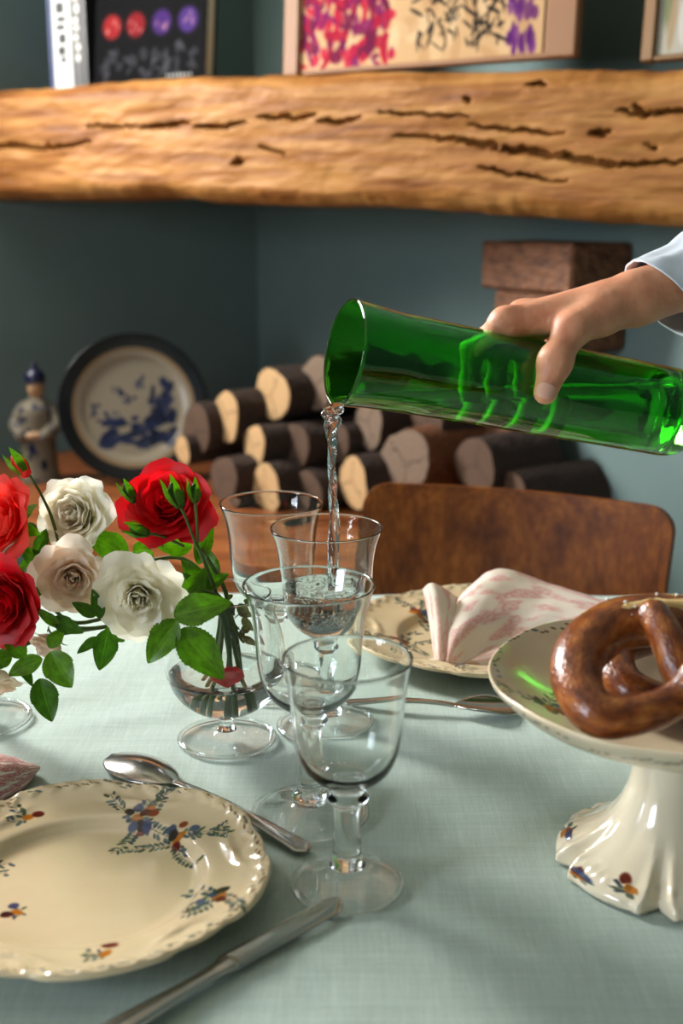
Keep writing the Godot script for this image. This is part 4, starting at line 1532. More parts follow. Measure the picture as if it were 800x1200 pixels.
func glassware() -> void:
	var y := TOP + 0.0012
	goblet("tall clear goblet at the back left of the group, beside the roses", Vector3(-0.0585, y, -1.005), 0)
	goblet("clear goblet catching the poured water", Vector3(-0.0115, y, -0.9235), 0, 0.2)
	goblet("empty flared goblet in the middle, before the one being filled", Vector3(-0.0215, y, -0.7765), 0, 0.4)
	goblet("small straight goblet nearest the camera with a thick knopped stem", Vector3(0.0036, y, -0.6845), 1)
	goblet("glass under the left roses with only its foot in view", Vector3(-0.293, y, -0.937), 0, 0.6)
	goblet("round stemmed glass balloon used as a vase for the roses", Vector3(-0.0897, y, -0.8985), 2, 0.0, "balloon_vase", "vase")
	# water in the vase
	var prof := PackedVector2Array()
	for q in spline2([Vector2(0, 0.0244), Vector2(0.0100, 0.0251), Vector2(0.0237, 0.0291), Vector2(0.0363, 0.0391), Vector2(0.0436, 0.0533), Vector2(0.0443, 0.0560), Vector2(0.030, 0.0556), Vector2(0, 0.0556)], 4):
		prof.append(q)
	var g := Geo.new()
	g.lathe(prof, 48)
	single("vase_water", g.mesh(), M.water, "water standing in the lower half of the balloon vase", "water", Vector3(-0.0897, y, -0.8985))
	# a fallen petal on the water
	g = Geo.new()
	var p := PackedVector3Array()
	for i in 9:
		for j in 9:
			var u := i / 4.0 - 1.0
			var v := j / 4.0 - 1.0
			var k := sqrt(maxf(0.0, 1.0 - 0.5 * v * v))
			var k2 := sqrt(maxf(0.0, 1.0 - 0.5 * u * u))
			p.append(Vector3(u * k * 0.013, 0.003 * (u * u * 1.4 + v * v * 0.8) + 0.0012 * sin(u * 5.0), v * k2 * 0.010))
	g.sheet(p, 9, 9, 0.0005)
	var o := single("fallen_petal", g.mesh(), M.petal_red, "pinkish red petal floating on the vase water", "petal", Vector3(-0.0864, 0.8095, -0.8766))
	o.rotation = Vector3(0.35, 0.4, 0.1)
	# water in the goblet that is being filled, its surface broken up by the stream
	var nz := FastNoiseLite.new()
	nz.frequency = 1.0
	var wp := spline2([Vector2(0, 0.0801), Vector2(0.006, 0.0804), Vector2(0.0151, 0.0823), Vector2(0.0248, 0.0886), Vector2(0.0307, 0.0977), Vector2(0.0337, 0.1098), Vector2(0.0345, 0.1180), Vector2(0.0341, 0.1188), Vector2(0.025, 0.1180), Vector2(0.012, 0.1178), Vector2(0, 0.1178)], 5)
	p = PackedVector3Array()
	for i in wp.size():
		for j in 49:
			var a := TAU * (j % 48) / 48.0
			var yy := wp[i].y
			if i > 32:
				var x := wp[i].x * cos(a)
				var z := wp[i].x * sin(a)
				yy += (nz.get_noise_2d(x * 240, z * 240) * 0.0035 + 0.003 * exp(-(x * x + z * z) / 0.0001)) * smoothstep(0.0345, 0.031, wp[i].x)
			p.append(Vector3(wp[i].x * cos(a), yy, wp[i].x * sin(a)))
	g = Geo.new()
	g.grid(p, wp.size(), 49, false, true)
	var wt := thing("poured_water", "churning water with bubbles in the goblet under the stream", "water", Vector3(-0.0115, y, -0.9235))
	part("water", g.mesh(), M.water, wt)
	g = Geo.new()
	var bub := SphereMesh.new()
	for k in 420:
		var a := rng.randf() * TAU
		var hh := rng.randf_range(0.090, 0.1215)
		var lim := lerpf(0.022, 0.033, smoothstep(0.088, 0.108, hh))
		var rr := lim * sqrt(rng.randf()) * (1.0 if hh > 0.105 else 0.8)
		var br := rng.randf_range(0.0005, 0.0014)
		var c := Vector3(cos(a) * rr, hh, sin(a) * rr)
		var q := PackedVector3Array()
		for i in 6:
			for j in 9:
				var th := PI * i / 5.0
				var ph := TAU * (j % 8) / 8.0
				q.append(c + Vector3(sin(th) * cos(ph), cos(th), sin(th) * sin(ph)) * br)
		g.grid(q, 6, 9, false, true)
	part("bubbles", g.mesh(), M.clear_glass, wt).set_meta("kind", "stuff")


# ---------------------------------------------------------------- roses
func petal_mesh(R: float, f: float, open: float, ruffle: float, th: float, r: RandomNumberGenerator) -> ArrayMesh:
	var nu := 9
	var nv := 10
	var lean := lerpf(-0.25, open, pow(f, 1.1)) + r.randf_range(-0.08, 0.08)
	var curl := lerpf(0.0, 0.42, pow(f, 1.6)) * r.randf_range(0.6, 1.3)
	var rb := R * lerpf(0.05, 0.46, f)
	var ln := R * lerpf(0.72, 0.62, f) * r.randf_range(0.92, 1.08)
	var W := R * lerpf(0.34, 0.64, f)
	var ph := r.randf() * TAU
	var p := PackedVector3Array()
	for i in nu:
		for j in nv:
			var u := float(i) / (nu - 1) * 2.0 - 1.0
			var v := float(j) / (nv - 1)
			var vv := v * (1.0 - 0.22 * pow(absf(u), 2.2)) * (1.0 - 0.05 * exp(-u * u * 12.0))
			var rho := 0.0
			var y := -0.38 * R
			if vv < 0.3:
				var q := vv / 0.3 * PI / 2
				rho = rb * sin(q)
				y += 0.16 * R * (1.0 - cos(q))
			else:
				var w := (vv - 0.3) / 0.7
				rho = rb + ln * (sin(lean) * w + curl * w * w * w)
				y += 0.16 * R + ln * (cos(lean) * w - 0.75 * curl * w * w * w * w)
			rho = maxf(rho, R * 0.02)
			var wid := W * pow(clampf(vv, 0.0, 1.0), 0.5) * (1.0 - 0.10 * smoothstep(0.8, 1.0, vv))
			var ang := u * minf(1.35, wid / maxf(rho, W * 0.35))
			y += ruffle * R * sin(u * 5.0 + ph) * pow(vv, 3.0)
			rho += ruffle * R * 0.8 * cos(u * 6.0 + ph * 1.7) * pow(vv, 3.0)
			p.append(Vector3(rho * cos(th + ang), y, rho * sin(th + ang)))
	var g := Geo.new()
	g.grid(p, nu, nv, false, false, false)
	return g.mesh()


func rose(called: String, label: String, c: Vector3, axis: Vector3, R: float, n: int, open: float, ruffle: float, mt: Material, stem: Array, seed_: int) -> Node3D:
	var r := RandomNumberGenerator.new()
	r.seed = seed_
	axis = axis.normalized()
	var x := axis.cross(Vector3(0.3, 0.2, 1.0)).normalized()
	var o := thing(called, label, "rose", stem[0] if stem.size() else c, "cut roses in the balloon vase")
	var xf := Transform3D(Basis(x, axis, x.cross(axis)), c)
	for i in n:
		var f := float(i) / (n - 1)
		var m := part("petal", petal_mesh(R, f, open, ruffle, i * 2.399963, r), mt, o)
		m.transform = o.transform.affine_inverse() * xf
	# calyx and sepals below the flower
	var g := Geo.new()
	g.lathe(spline2([Vector2(0, -0.56 * R), Vector2(0.14 * R, -0.52 * R), Vector2(0.17 * R, -0.42 * R), Vector2(0.10 * R, -0.34 * R), Vector2(0, -0.33 * R)], 4), 12, xf)
	part_w("calyx", g.mesh(), M.stem_green, o)
	for k in 5:
		var a := TAU * k / 5.0 + 0.4
		var p := PackedVector3Array()
		for i in 5:
			for j in 8:
				var u := i / 2.0 - 1.0
				var v := j / 7.0
				var rad := R * (0.14 + 0.42 * sin(v * 1.5))
				var w := R * 0.11 * (1.0 - v) * (0.4 + 1.6 * sin(clampf(v * 2.0, 0, 1) * PI / 2))
				p.append(xf * (Vector3(cos(a), 0, sin(a)) * rad + Vector3(-sin(a), 0, cos(a)) * u * w + Vector3(0, R * (-0.42 + 0.10 * v - 0.25 * v * v), 0)))
		g = Geo.new()
		g.grid(p, 5, 8, false, false, false)
		part_w("sepal", g.mesh(), M.leaf_green, o)
	if stem.size():
		var pts := stem.duplicate()
		pts.append(c - axis * R * 0.9)
		pts.append(c - axis * R * 0.45)
		var sp := spline(pts, 8)
		g = Geo.new()
		g.tube(sp, ramp(0.0019, 0.0014, sp.size()), 8)
		part_w("stem", g.mesh(), M.stem_green, o)
	return o


var leaf_shapes := []


func leaf(o: Node3D, a: Vector3, b: Vector3, width: float, face: Vector3, mt: Material) -> void:
	if leaf_shapes.is_empty():
		for k in 3:
			var p := PackedVector3Array()
			var uvs := PackedVector2Array()
			var nl := 33
			for i in nl:
				for j in 9:
					var v := float(i) / (nl - 1)
					var u := float(j) / 8.0 * 2.0 - 1.0
					var w := pow(sin(PI * pow(v, 0.78)), 0.8)
					w *= 1.0 + (0.07 if absf(u) > 0.9 else 0.0) * (1.0 - 2.0 * fposmod(v * 15.0, 1.0))
					p.append(Vector3(v, 0.16 * absf(u) * w * 0.5 - 0.10 * (k + 0.3) * v * v + 0.02 * sin(v * 9.0 + k) * absf(u), u * w * 0.5))
					uvs.append(Vector2(v, 0.5 + u * 0.5))
			var g := Geo.new()
			g.grid(p, nl, 9, false, false, false, uvs)
			leaf_shapes.append(g.mesh())
	var x := b - a
	var z := x.cross(face).normalized()
	var y := z.cross(x).normalized()
	var m := part("leaf", leaf_shapes[rng.randi() % 3], mt, o)
	m.transform = o.transform.affine_inverse() * Transform3D(Basis(x, y * x.length(), z * width), a)


func bud(o: Node3D, a: Vector3, c: Vector3, size: float, tip: Material) -> void:
	var d := (c - a).normalized()
	var x := d.cross(Vector3(0.2, 0.1, 1)).normalized()
	var xf := Transform3D(Basis(x, d, x.cross(d)), c)
	var g := Geo.new()
	g.tube(spline([a, a.lerp(c, 0.5) + Vector3(0, 0.002, 0), c - d * size * 0.8], 5), ramp(0.0010, 0.0012, 11), 7)
	part_w("stem", g.mesh(), M.stem_green, o)
	g = Geo.new()
	g.lathe(spline2([Vector2(0, -size), Vector2(0.35 * size, -0.85 * size), Vector2(0.42 * size, -0.5 * size), Vector2(0.55 * size, 0.0), Vector2(0.40 * size, 0.55 * size), Vector2(0.12 * size, 0.95 * size), Vector2(0, 1.0 * size)], 4), 14, xf)
	var b := part_w("bud", g.mesh(), tip, o)
	for k in 5:
		var an := TAU * k / 5.0
		var p := PackedVector3Array()
		for i in 5:
			for j in 8:
				var u := i / 2.0 - 1.0
				var v := j / 7.0
				var rad := size * (0.42 + 0.20 * sin(v * PI) + 0.08 * v)
				var hh := size * (-0.55 + 2.0 * v)
				if v > 0.7:
					rad += size * (v - 0.7) * (0.3 + 0.5 * (k % 2))
				var w := size * 0.30 * sin(PI * clampf(0.25 + v * 0.75, 0, 1))
				p.append(xf * (Vector3(cos(an), 0, sin(an)) * rad + Vector3(-sin(an), 0, cos(an)) * u * w + Vector3(0, hh, 0)))
		g = Geo.new()
		g.grid(p, 5, 8, false, false, false)
		var s := MeshInstance3D.new()
		s.name = "sepal"
		s.mesh = g.mesh()
		s.material_override = M.leaf_green
		b.add_child(s, true)


func flowers() -> void:
	var mouth := Vector3(-0.0860, 0.8596, -0.8993)
	var foot := Vector3(-0.0897, TOP + 0.030, -0.8985)
	var cam := Vector3(0, 1.159, 0)
	# name, label, centre, axis, radius, petals, openness, ruffle, material, way of the stem
	var red := rose("red_rose", "big open red rose highest above the vase", Vector3(-0.1295, 0.9402, -0.8988), Vector3(-0.15, 0.55, 0.80), 0.0375, 34, 0.85, 0.035, M.petal_red, [foot, mouth, Vector3(-0.1018, 0.8970, -0.9035)], 3)
	var w1 := rose("white_rose", "ruffled white rose at the top left beside the coral one", Vector3(-0.1999, 0.9303, -0.9066), Vector3(-0.30, 0.35, 0.85), 0.0315, 46, 0.80, 0.05, M.petal_white, [foot + Vector3(0.016, 0.004, 0.008), mouth + Vector3(-0.004, 0, 0.003), Vector3(-0.1225, 0.8914, -0.9227), Vector3(-0.1730, 0.8868, -0.9267)], 5)
	var w2 := rose("white_rose", "blush white rose in the middle of the bunch", Vector3(-0.1981, 0.8911, -0.8762), Vector3(0.15, 0.05, 0.95), 0.0285, 40, 0.95, 0.04, M.petal_blush, [foot + Vector3(-0.014, 0.004, 0.006), mouth + Vector3(-0.006, 0, -0.003), Vector3(-0.1284, 0.8768, -0.9139), Vector3(-0.1769, 0.8656, -0.9059)], 7)
	var w3 := rose("white_rose", "round full white rose just above the green leaves", Vector3(-0.1485, 0.8795, -0.8630), Vector3(0.12, 0.02, 0.98), 0.0325, 44, 1.05, 0.05, M.petal_white, [foot + Vector3(-0.010, 0.002, 0.014), mouth + Vector3(-0.005, 0.001, 0.004), Vector3(-0.1199, 0.8750, -0.8980)], 9)
	var coral := rose("coral_rose", "coral pink rose at the upper left edge", Vector3(-0.2526, 0.9278, -0.8957), Vector3(-0.55, 0.35, 0.70), 0.0365, 30, 0.75, 0.03, M.petal_coral, [foot + Vector3(0.012, 0.004, -0.014), mouth + Vector3(-0.003, 0, -0.006), Vector3(-0.1427, 0.8746, -0.9442), Vector3(-0.2219, 0.8644, -0.9314)], 11)
	var dark := rose("red_rose", "deep crimson rose at the left edge below the coral one", Vector3(-0.2447, 0.8771, -0.8624), Vector3(-0.45, -0.05, 0.90), 0.0370, 34, 0.85, 0.035, M.petal_dark_red, [foot + Vector3(0.002, 0.002, -0.016), mouth + Vector3(-0.006, -0.001, -0.006), Vector3(-0.1378, 0.8579, -0.9298), Vector3(-0.2031, 0.8465, -0.9012)], 13)
	var low := rose("white_rose", "small half-hidden white rose under the crimson one", Vector3(-0.2171, 0.8415, -0.8639), Vector3(-0.55, -0.55, 0.55), 0.0195, 26, 0.75, 0.04, M.petal_blush, [foot + Vector3(-0.018, 0.006, -0.006), mouth + Vector3(-0.007, -0.001, 0.001), Vector3(-0.1317, 0.8545, -0.9083), Vector3(-0.1806, 0.8483, -0.8862)], 15)
	var low2 := rose("white_rose", "white rose hanging lowest at the left edge", Vector3(-0.2546, 0.8189, -0.8479), Vector3(0.15, -0.85, 0.45), 0.0245, 28, 0.75, 0.05, M.petal_white, [foot + Vector3(0.008, 0.002, 0.016), mouth + Vector3(-0.008, -0.001, 0.004), Vector3(-0.1383, 0.8481, -0.9067), Vector3(-0.2192, 0.8421, -0.8846), Vector3(-0.2488, 0.8331, -0.8721)], 17)
	var lg: Material = M.leaf_green
	var ld: Material = M.leaf_deep
	for l in [
		[w3, Vector3(-0.1205, 0.8638, -0.8591), Vector3(-0.1410, 0.8358, -0.8439), 0.022, lg], [w3, Vector3(-0.1186, 0.8565, -0.8573), Vector3(-0.0852, 0.8263, -0.8394), 0.028, lg], [w3, Vector3(-0.1223, 0.8662, -0.8597), Vector3(-0.0827, 0.8802, -0.8529), 0.024, lg],
		[w2, Vector3(-0.1720, 0.8554, -0.8622), Vector3(-0.1754, 0.8274, -0.8500), 0.019, ld], [w2, Vector3(-0.1782, 0.8493, -0.8607), Vector3(-0.1935, 0.8395, -0.8531), 0.008, ld], [w2, Vector3(-0.1751, 0.8533, -0.8720), Vector3(-0.1612, 0.8429, -0.8693), 0.013, ld],
		[low, Vector3(-0.2123, 0.8425, -0.8486), Vector3(-0.1950, 0.8191, -0.8377), 0.023, lg], [low, Vector3(-0.2197, 0.8238, -0.8440), Vector3(-0.2092, 0.7951, -0.8317), 0.020, ld], [low, Vector3(-0.2184, 0.8359, -0.8521), Vector3(-0.2433, 0.8268, -0.8447), 0.015, lg], [low, Vector3(-0.2111, 0.8467, -0.8445), Vector3(-0.2030, 0.8600, -0.8530), 0.012, lg],
		[red, Vector3(-0.1089, 0.8926, -0.9024), Vector3(-0.0997, 0.9304, -0.9169), 0.014, lg], [red, Vector3(-0.1045, 0.8765, -0.8932), Vector3(-0.1193, 0.8998, -0.8938), 0.014, lg], [red, Vector3(-0.1147, 0.9037, -0.9154), Vector3(-0.1426, 0.9089, -0.9064), 0.018, lg], [red, Vector3(-0.1411, 0.9041, -0.8949), Vector3(-0.1646, 0.8931, -0.8870), 0.016, lg],
		[w1, Vector3(-0.1638, 0.8961, -0.9135), Vector3(-0.1942, 0.9152, -0.9131), 0.022, lg], [w1, Vector3(-0.1712, 0.8960, -0.9187), Vector3(-0.1848, 0.8815, -0.9099), 0.018, lg], [w1, Vector3(-0.1564, 0.8956, -0.9083), Vector3(-0.1460, 0.9127, -0.9125), 0.014, lg],
		[w3, Vector3(-0.1180, 0.8702, -0.8813), Vector3(-0.1002, 0.8946, -0.8822), 0.017, lg], [w3, Vector3(-0.1058, 0.8718, -0.8869), Vector3(-0.1199, 0.8907, -0.8864), 0.014, ld], [w2, Vector3(-0.1807, 0.8646, -0.8644), Vector3(-0.1961, 0.8774, -0.8573), 0.010, ld], [w2, Vector3(-0.1750, 0.8660, -0.8545), Vector3(-0.1802, 0.8886, -0.8550), 0.010, ld],
		[dark, Vector3(-0.2110, 0.8660, -0.8545), Vector3(-0.1874, 0.8558, -0.8519), 0.012, ld], [dark, Vector3(-0.2048, 0.8600, -0.8530), Vector3(-0.2210, 0.8770, -0.8469), 0.008, lg], [coral, Vector3(-0.2245, 0.8936, -0.8923), Vector3(-0.2399, 0.9105, -0.8914), 0.013, ld], [coral, Vector3(-0.2309, 0.9029, -0.8946), Vector3(-0.2192, 0.9234, -0.9049), 0.010, ld], [coral, Vector3(-0.2204, 0.9064, -0.9058), Vector3(-0.2437, 0.8929, -0.8921), 0.012, lg],
		[low2, Vector3(-0.2335, 0.8336, -0.8619), Vector3(-0.2485, 0.8506, -0.8610), 0.014, lg], [low2, Vector3(-0.2372, 0.8305, -0.8559), Vector3(-0.2247, 0.8208, -0.8432), 0.009, ld], [low2, Vector3(-0.2422, 0.8353, -0.8572), Vector3(-0.2582, 0.8359, -0.8470), 0.014, lg],
		[w3, Vector3(-0.1026, 0.8780, -0.8884), Vector3(-0.0847, 0.8892, -0.8912), 0.010, lg], [red, Vector3(-0.0945, 0.8798, -0.9043), Vector3(-0.1048, 0.9037, -0.9154), 0.012, lg],
	]:
		var face: Vector3 = (cam - l[1]).normalized() + Vector3(rng.randf_range(-0.35, 0.35), rng.randf_range(0.0, 0.5), rng.randf_range(-0.2, 0.3))
		leaf(l[0], l[1], l[2], l[3], face, l[4])
	# withered bits on the stems at the vase mouth
	for k in 20:
		var a := mouth + Vector3(rng.randf_range(0.0, 0.012), rng.randf_range(-0.022, 0.012), rng.randf_range(-0.004, 0.012))
		var b := a + Vector3(rng.randf_range(-0.002, 0.012), rng.randf_range(-0.012, 0.008), rng.randf_range(0.0, 0.008))
		leaf(red, a, b, rng.randf_range(0.003, 0.007), Vector3(rng.randf_range(-1, 1), rng.randf(), 1), M.leaf_dry)
	bud(coral, Vector3(-0.2246, 0.9518, -0.8965), Vector3(-0.2386, 0.9697, -0.9010), 0.0105, M.petal_coral)
	bud(red, Vector3(-0.1061, 0.9158, -0.8721), Vector3(-0.1184, 0.9562, -0.8615), 0.0105, M.leaf_deep)
	bud(red, Vector3(-0.1049, 0.9189, -0.8728), Vector3(-0.1050, 0.9579, -0.8620), 0.0078, M.leaf_deep)
	bud(red, Vector3(-0.1347, 0.9091, -0.8962), Vector3(-0.1582, 0.9488, -0.9009), 0.0085, M.leaf_deep)
	bud(red, Vector3(-0.1174, 0.9118, -0.8865), Vector3(-0.1471, 0.9280, -0.8700), 0.0085, M.leaf_deep)
	var g := Geo.new()
	g.tube(spline([Vector3(-0.0949, 0.8780, -0.8884), Vector3(-0.1010, 0.9009, -0.8787), Vector3(-0.1061, 0.9177, -0.8725)], 6), ramp(0.0016, 0.0011, 13), 8)
	part_w("stem", g.mesh(), M.stem_green, red)
	g = Geo.new()
	g.tube(spline([Vector3(-0.2117, 0.9091, -0.8962), Vector3(-0.2169, 0.9321, -0.8968), Vector3(-0.2246, 0.9518, -0.8965)], 6), ramp(0.0014, 0.0010, 13), 8)
	part_w("stem", g.mesh(), M.stem_green, coral)


# ---------------------------------------------------------------- napkins
func patch(rows: Array, n := 26, seed_ := 1, wave := 0.0012) -> Array:
	# smooth surface through a small grid of points
	var nr := rows.size()
	var lines := []
	for row in rows:
		var s := spline(row, 12)
		var q := []
		for k in n:
			var t := float(k) / (n - 1) * (s.size() - 1)
			var i := mini(int(t), s.size() - 2)
			q.append(s[i].lerp(s[i + 1], t - i))
		lines.append(q)
	var nz := FastNoiseLite.new()
	nz.seed = seed_
	nz.frequency = 1.0
	var p := PackedVector3Array()
	for k in n:
		var col := []
		for q in lines:
			col.append(q[k])
		var s := spline(col, 12)
		for j in n:
			var t := float(j) / (n - 1) * (s.size() - 1)
			var i := mini(int(t), s.size() - 2)
			var a := s[i].lerp(s[i + 1], t - i)
			p.append(a + Vector3(0, nz.get_noise_3d(a.x * 45, a.y * 45, a.z * 45) * wave, 0))
	return [p, n]


func cloth_uv(n: int, su: float, sv: float, ou := 0.0) -> PackedVector2Array:
	var w := PackedVector2Array()
	for i in n:
		for j in n:
			w.append(Vector2(ou + float(i) / (n - 1) * su, float(j) / (n - 1) * sv))
	return w


func napkins() -> void:
	var o := thing("folded_napkin", "pink toile napkin folded to a point on the far plate", "napkin", Vector3(0.1509, 0.7700, -1.0302))
	# upper flap: from the peak line down to the open lower edge, pointed at the front left
	var rows := [
		[Vector3(0.0946, 0.7442, -1.0550), Vector3(0.0978, 0.7799, -1.0650), Vector3(0.1091, 0.7994, -1.1000), Vector3(0.1218, 0.7984, -1.1400)],
		[Vector3(0.0911, 0.7437, -1.0500), Vector3(0.1142, 0.7874, -1.0600), Vector3(0.1362, 0.8079, -1.1100), Vector3(0.1550, 0.8107, -1.1650)],
		[Vector3(0.1230, 0.7641, -1.0500), Vector3(0.1640, 0.7896, -1.0750), Vector3(0.1953, 0.7947, -1.1250), Vector3(0.2128, 0.7893, -1.1800)],
		[Vector3(0.1684, 0.7828, -1.0500), Vector3(0.2125, 0.7879, -1.0750), Vector3(0.2523, 0.7852, -1.1150), Vector3(0.2729, 0.7721, -1.1700)],
	]
	var pc := patch(rows, 28, 3)
	var g := Geo.new()
	g.sheet(pc[0], pc[1], pc[1], 0.0014, cloth_uv(pc[1], 0.9, 0.6))
	part_w("upper_fold", g.mesh(), M.toile, o)
	# rear slope of the same fold
	rows = [
		[Vector3(0.1550, 0.8107, -1.1650), Vector3(0.1718, 0.7826, -1.1900), Vector3(0.1842, 0.7561, -1.2100)],
		[Vector3(0.2128, 0.7893, -1.1800), Vector3(0.2195, 0.7736, -1.1900), Vector3(0.2272, 0.7550, -1.2050)],
		[Vector3(0.2729, 0.7721, -1.1700), Vector3(0.2731, 0.7676, -1.1700), Vector3(0.2734, 0.7623, -1.1700)],
	]
	pc = patch(rows, 16, 5)
	g = Geo.new()
	g.sheet(pc[0], pc[1], pc[1], 0.0014, cloth_uv(pc[1], 0.7, 0.3, 0.2))
	part_w("rear_fold", g.mesh(), M.toile, o)
	# left leaf standing up
	rows = [
		[Vector3(0.0865, 0.7420, -1.0500), Vector3(0.0830, 0.7745, -1.0850), Vector3(0.0776, 0.8048, -1.1200)],
		[Vector3(0.0894, 0.7436, -1.0480), Vector3(0.0888, 0.7839, -1.0700), Vector3(0.0857, 0.8169, -1.1000)],
		[Vector3(0.0943, 0.7445, -1.0520), Vector3(0.1012, 0.7839, -1.0700), Vector3(0.1082, 0.8028, -1.1000)],
	]
	pc = patch(rows, 18, 7)
	g = Geo.new()
	g.sheet(pc[0], pc[1], pc[1], 0.0014, cloth_uv(pc[1], 0.3, 0.7, 0.5))
	part_w("left_fold", g.mesh(), M.toile, o)
	# lower layer on the plate
	rows = [
		[Vector3(0.0877, 0.7428, -1.0460), Vector3(0.0940, 0.7550, -1.0700), Vector3(0.1041, 0.7691, -1.1000)],
		[Vector3(0.1379, 0.7579, -1.0450), Vector3(0.1564, 0.7633, -1.0700), Vector3(0.1641, 0.7734, -1.1000)],
		[Vector3(0.1945, 0.7790, -1.0450), Vector3(0.2101, 0.7817, -1.0600), Vector3(0.2219, 0.7811, -1.0900)],
		[Vector3(0.2442, 0.7965, -1.0500), Vector3(0.2493, 0.7980, -1.0600), Vector3(0.2576, 0.7944, -1.0900)],
	]
	pc = patch(rows, 22, 9)
	g = Geo.new()
	g.sheet(pc[0], pc[1], pc[1], 0.0018, cloth_uv(pc[1], 0.9, 0.4, 0.35))
	part_w("lower_fold", g.mesh(), M.toile, o)
	# near napkin, mostly outside the picture
	o = thing("folded_napkin", "corner of a red toile napkin behind the near plate", "napkin", Vector3(-0.2486, 0.7510, -0.8271))
	rows = [
		[Vector3(-0.2220, 0.7570, -0.8371), Vector3(-0.2217, 0.7570, -0.8357), Vector3(-0.2228, 0.7550, -0.8370)],
		[Vector3(-0.2415, 0.7720, -0.8240), Vector3(-0.2297, 0.7760, -0.7962), Vector3(-0.2335, 0.7570, -0.7899)],
		[Vector3(-0.2883, 0.7750, -0.8407), Vector3(-0.2616, 0.7900, -0.7671), Vector3(-0.2627, 0.7650, -0.7370)],
		[Vector3(-0.3770, 0.7550, -0.8877), Vector3(-0.3424, 0.7700, -0.8087), Vector3(-0.3265, 0.7580, -0.7560)],
	]
	pc = patch(rows, 26, 12)
	g = Geo.new()
	g.sheet(pc[0], pc[1], pc[1], 0.0016, cloth_uv(pc[1], 1.1, 0.6))
	part_w("upper_fold", g.mesh(), M.toile_red, o)
	rows = [
		[Vector3(-0.2234, 0.7545, -0.8395), Vector3(-0.2230, 0.7545, -0.8380), Vector3(-0.2233, 0.7545, -0.8366)],
		[Vector3(-0.2508, 0.7545, -0.8553), Vector3(-0.2439, 0.7545, -0.8338), Vector3(-0.2380, 0.7545, -0.7974)],
		[Vector3(-0.3775, 0.7545, -0.8888), Vector3(-0.3534, 0.7545, -0.8338), Vector3(-0.3316, 0.7545, -0.7686)],
	]
	pc = patch(rows, 14, 14, 0.0)
	g = Geo.new()
	g.sheet(pc[0], pc[1], pc[1], 0.0016, cloth_uv(pc[1], 1.1, 0.6, 0.3))
	part_w("lower_fold", g.mesh(), M.toile_red, o)


# ---------------------------------------------------------------- pretzels
func pretzel(label: String, xf: Transform3D, seed_: int, scale_: float) -> void:
	var r := RandomNumberGenerator.new()
	r.seed = seed_
	var o := thing("soft_pretzel", label, "pretzel", xf.origin, "soft pretzels on the footed dish")
	# centre line in the pretzel's plane; the thick belly lies at +y
	var pts := [Vector3(0.34, 0.56, 0.30), Vector3(0.26, 0.34, 0.26), Vector3(0.05, 0.06, 0.22), Vector3(-0.12, -0.10, 0.02), Vector3(-0.36, -0.34, 0.0), Vector3(-0.70, -0.42, 0.0), Vector3(-0.95, -0.12, 0.02), Vector3(-0.92, 0.32, 0.04), Vector3(-0.58, 0.66, 0.06), Vector3(0.0, 0.78, 0.08), Vector3(0.58, 0.66, 0.06), Vector3(0.92, 0.32, 0.04), Vector3(0.95, -0.12, 0.02), Vector3(0.70, -0.42, 0.0), Vector3(0.36, -0.34, 0.02), Vector3(0.12, -0.10, 0.20), Vector3(-0.05, 0.06, 0.06), Vector3(-0.26, 0.34, 0.24), Vector3(-0.34, 0.56, 0.30)]
	var q := []
	for v in pts:
		q.append(xf * (v * scale_ + Vector3(r.randf_range(-1, 1), r.randf_range(-1, 1), 0) * 0.025 * scale_))
	var path := spline(q, 8)
	var rad := PackedFloat32Array()
	for i in path.size():
		var t := absf(float(i) / (path.size() - 1) * 2.0 - 1.0)   # 0 at the belly, 1 at the ends
		rad.append(scale_ * (lerpf(0.235, 0.155, smoothstep(0.15, 0.65, t)) - 0.02 * smoothstep(0.85, 1.0, t)))
	var g := Geo.new()
	g.tube(path, rad, 18)
	part_w("crust", g.mesh(), M.pretzel_crust, o)
	# pale split along the belly
	g = Geo.new()
	var mid := path.size() / 2
	var nrm := xf.basis.z.normalized()
	var p := PackedVector3Array()
	for i in range(mid - 9, mid + 10):
		var t := float(i - mid) / 9.0
		var dv := (path[i + 1] - path[i - 1]).normalized()
		var side := nrm.cross(dv).normalized()
		var w := 0.055 * scale_ * sqrt(maxf(0.0, 1.0 - t * t)) * (1.0 + 0.3 * sin(i * 1.7))
		for j in 7:
			var u := j / 3.0 - 1.0
			var off := -0.04 * scale_ + u * w
			var hgt := sqrt(maxf(0.0, rad[i] * rad[i] - off * off))
			p.append(path[i] + side * off + nrm * (hgt + 0.0006 * (1.0 - u * u)))
	g.grid(p, 19, 7, false, false, false)
	part_w("split", g.mesh(), M.pretzel_crumb, o)
	g = Geo.new()
	for k in 26:
		var i := mid + r.randi_range(-10, 26)
		i = clampi(i, 2, path.size() - 3)
		var dv := (path[i + 1] - path[i - 1]).normalized()
		var side := nrm.cross(dv).normalized()
		var a := r.randf_range(-0.9, 0.9)
		g.box(path[i] + (nrm * cos(a) + side * sin(a)) * (rad[i] + 0.0003), Vector3.ONE * r.randf_range(0.0008, 0.0018), 0.0003, Basis.from_euler(Vector3(r.randf(), r.randf(), r.randf()) * 3.0))
	part_w("salt", g.mesh(), M.salt, o).set_meta("kind", "stuff")


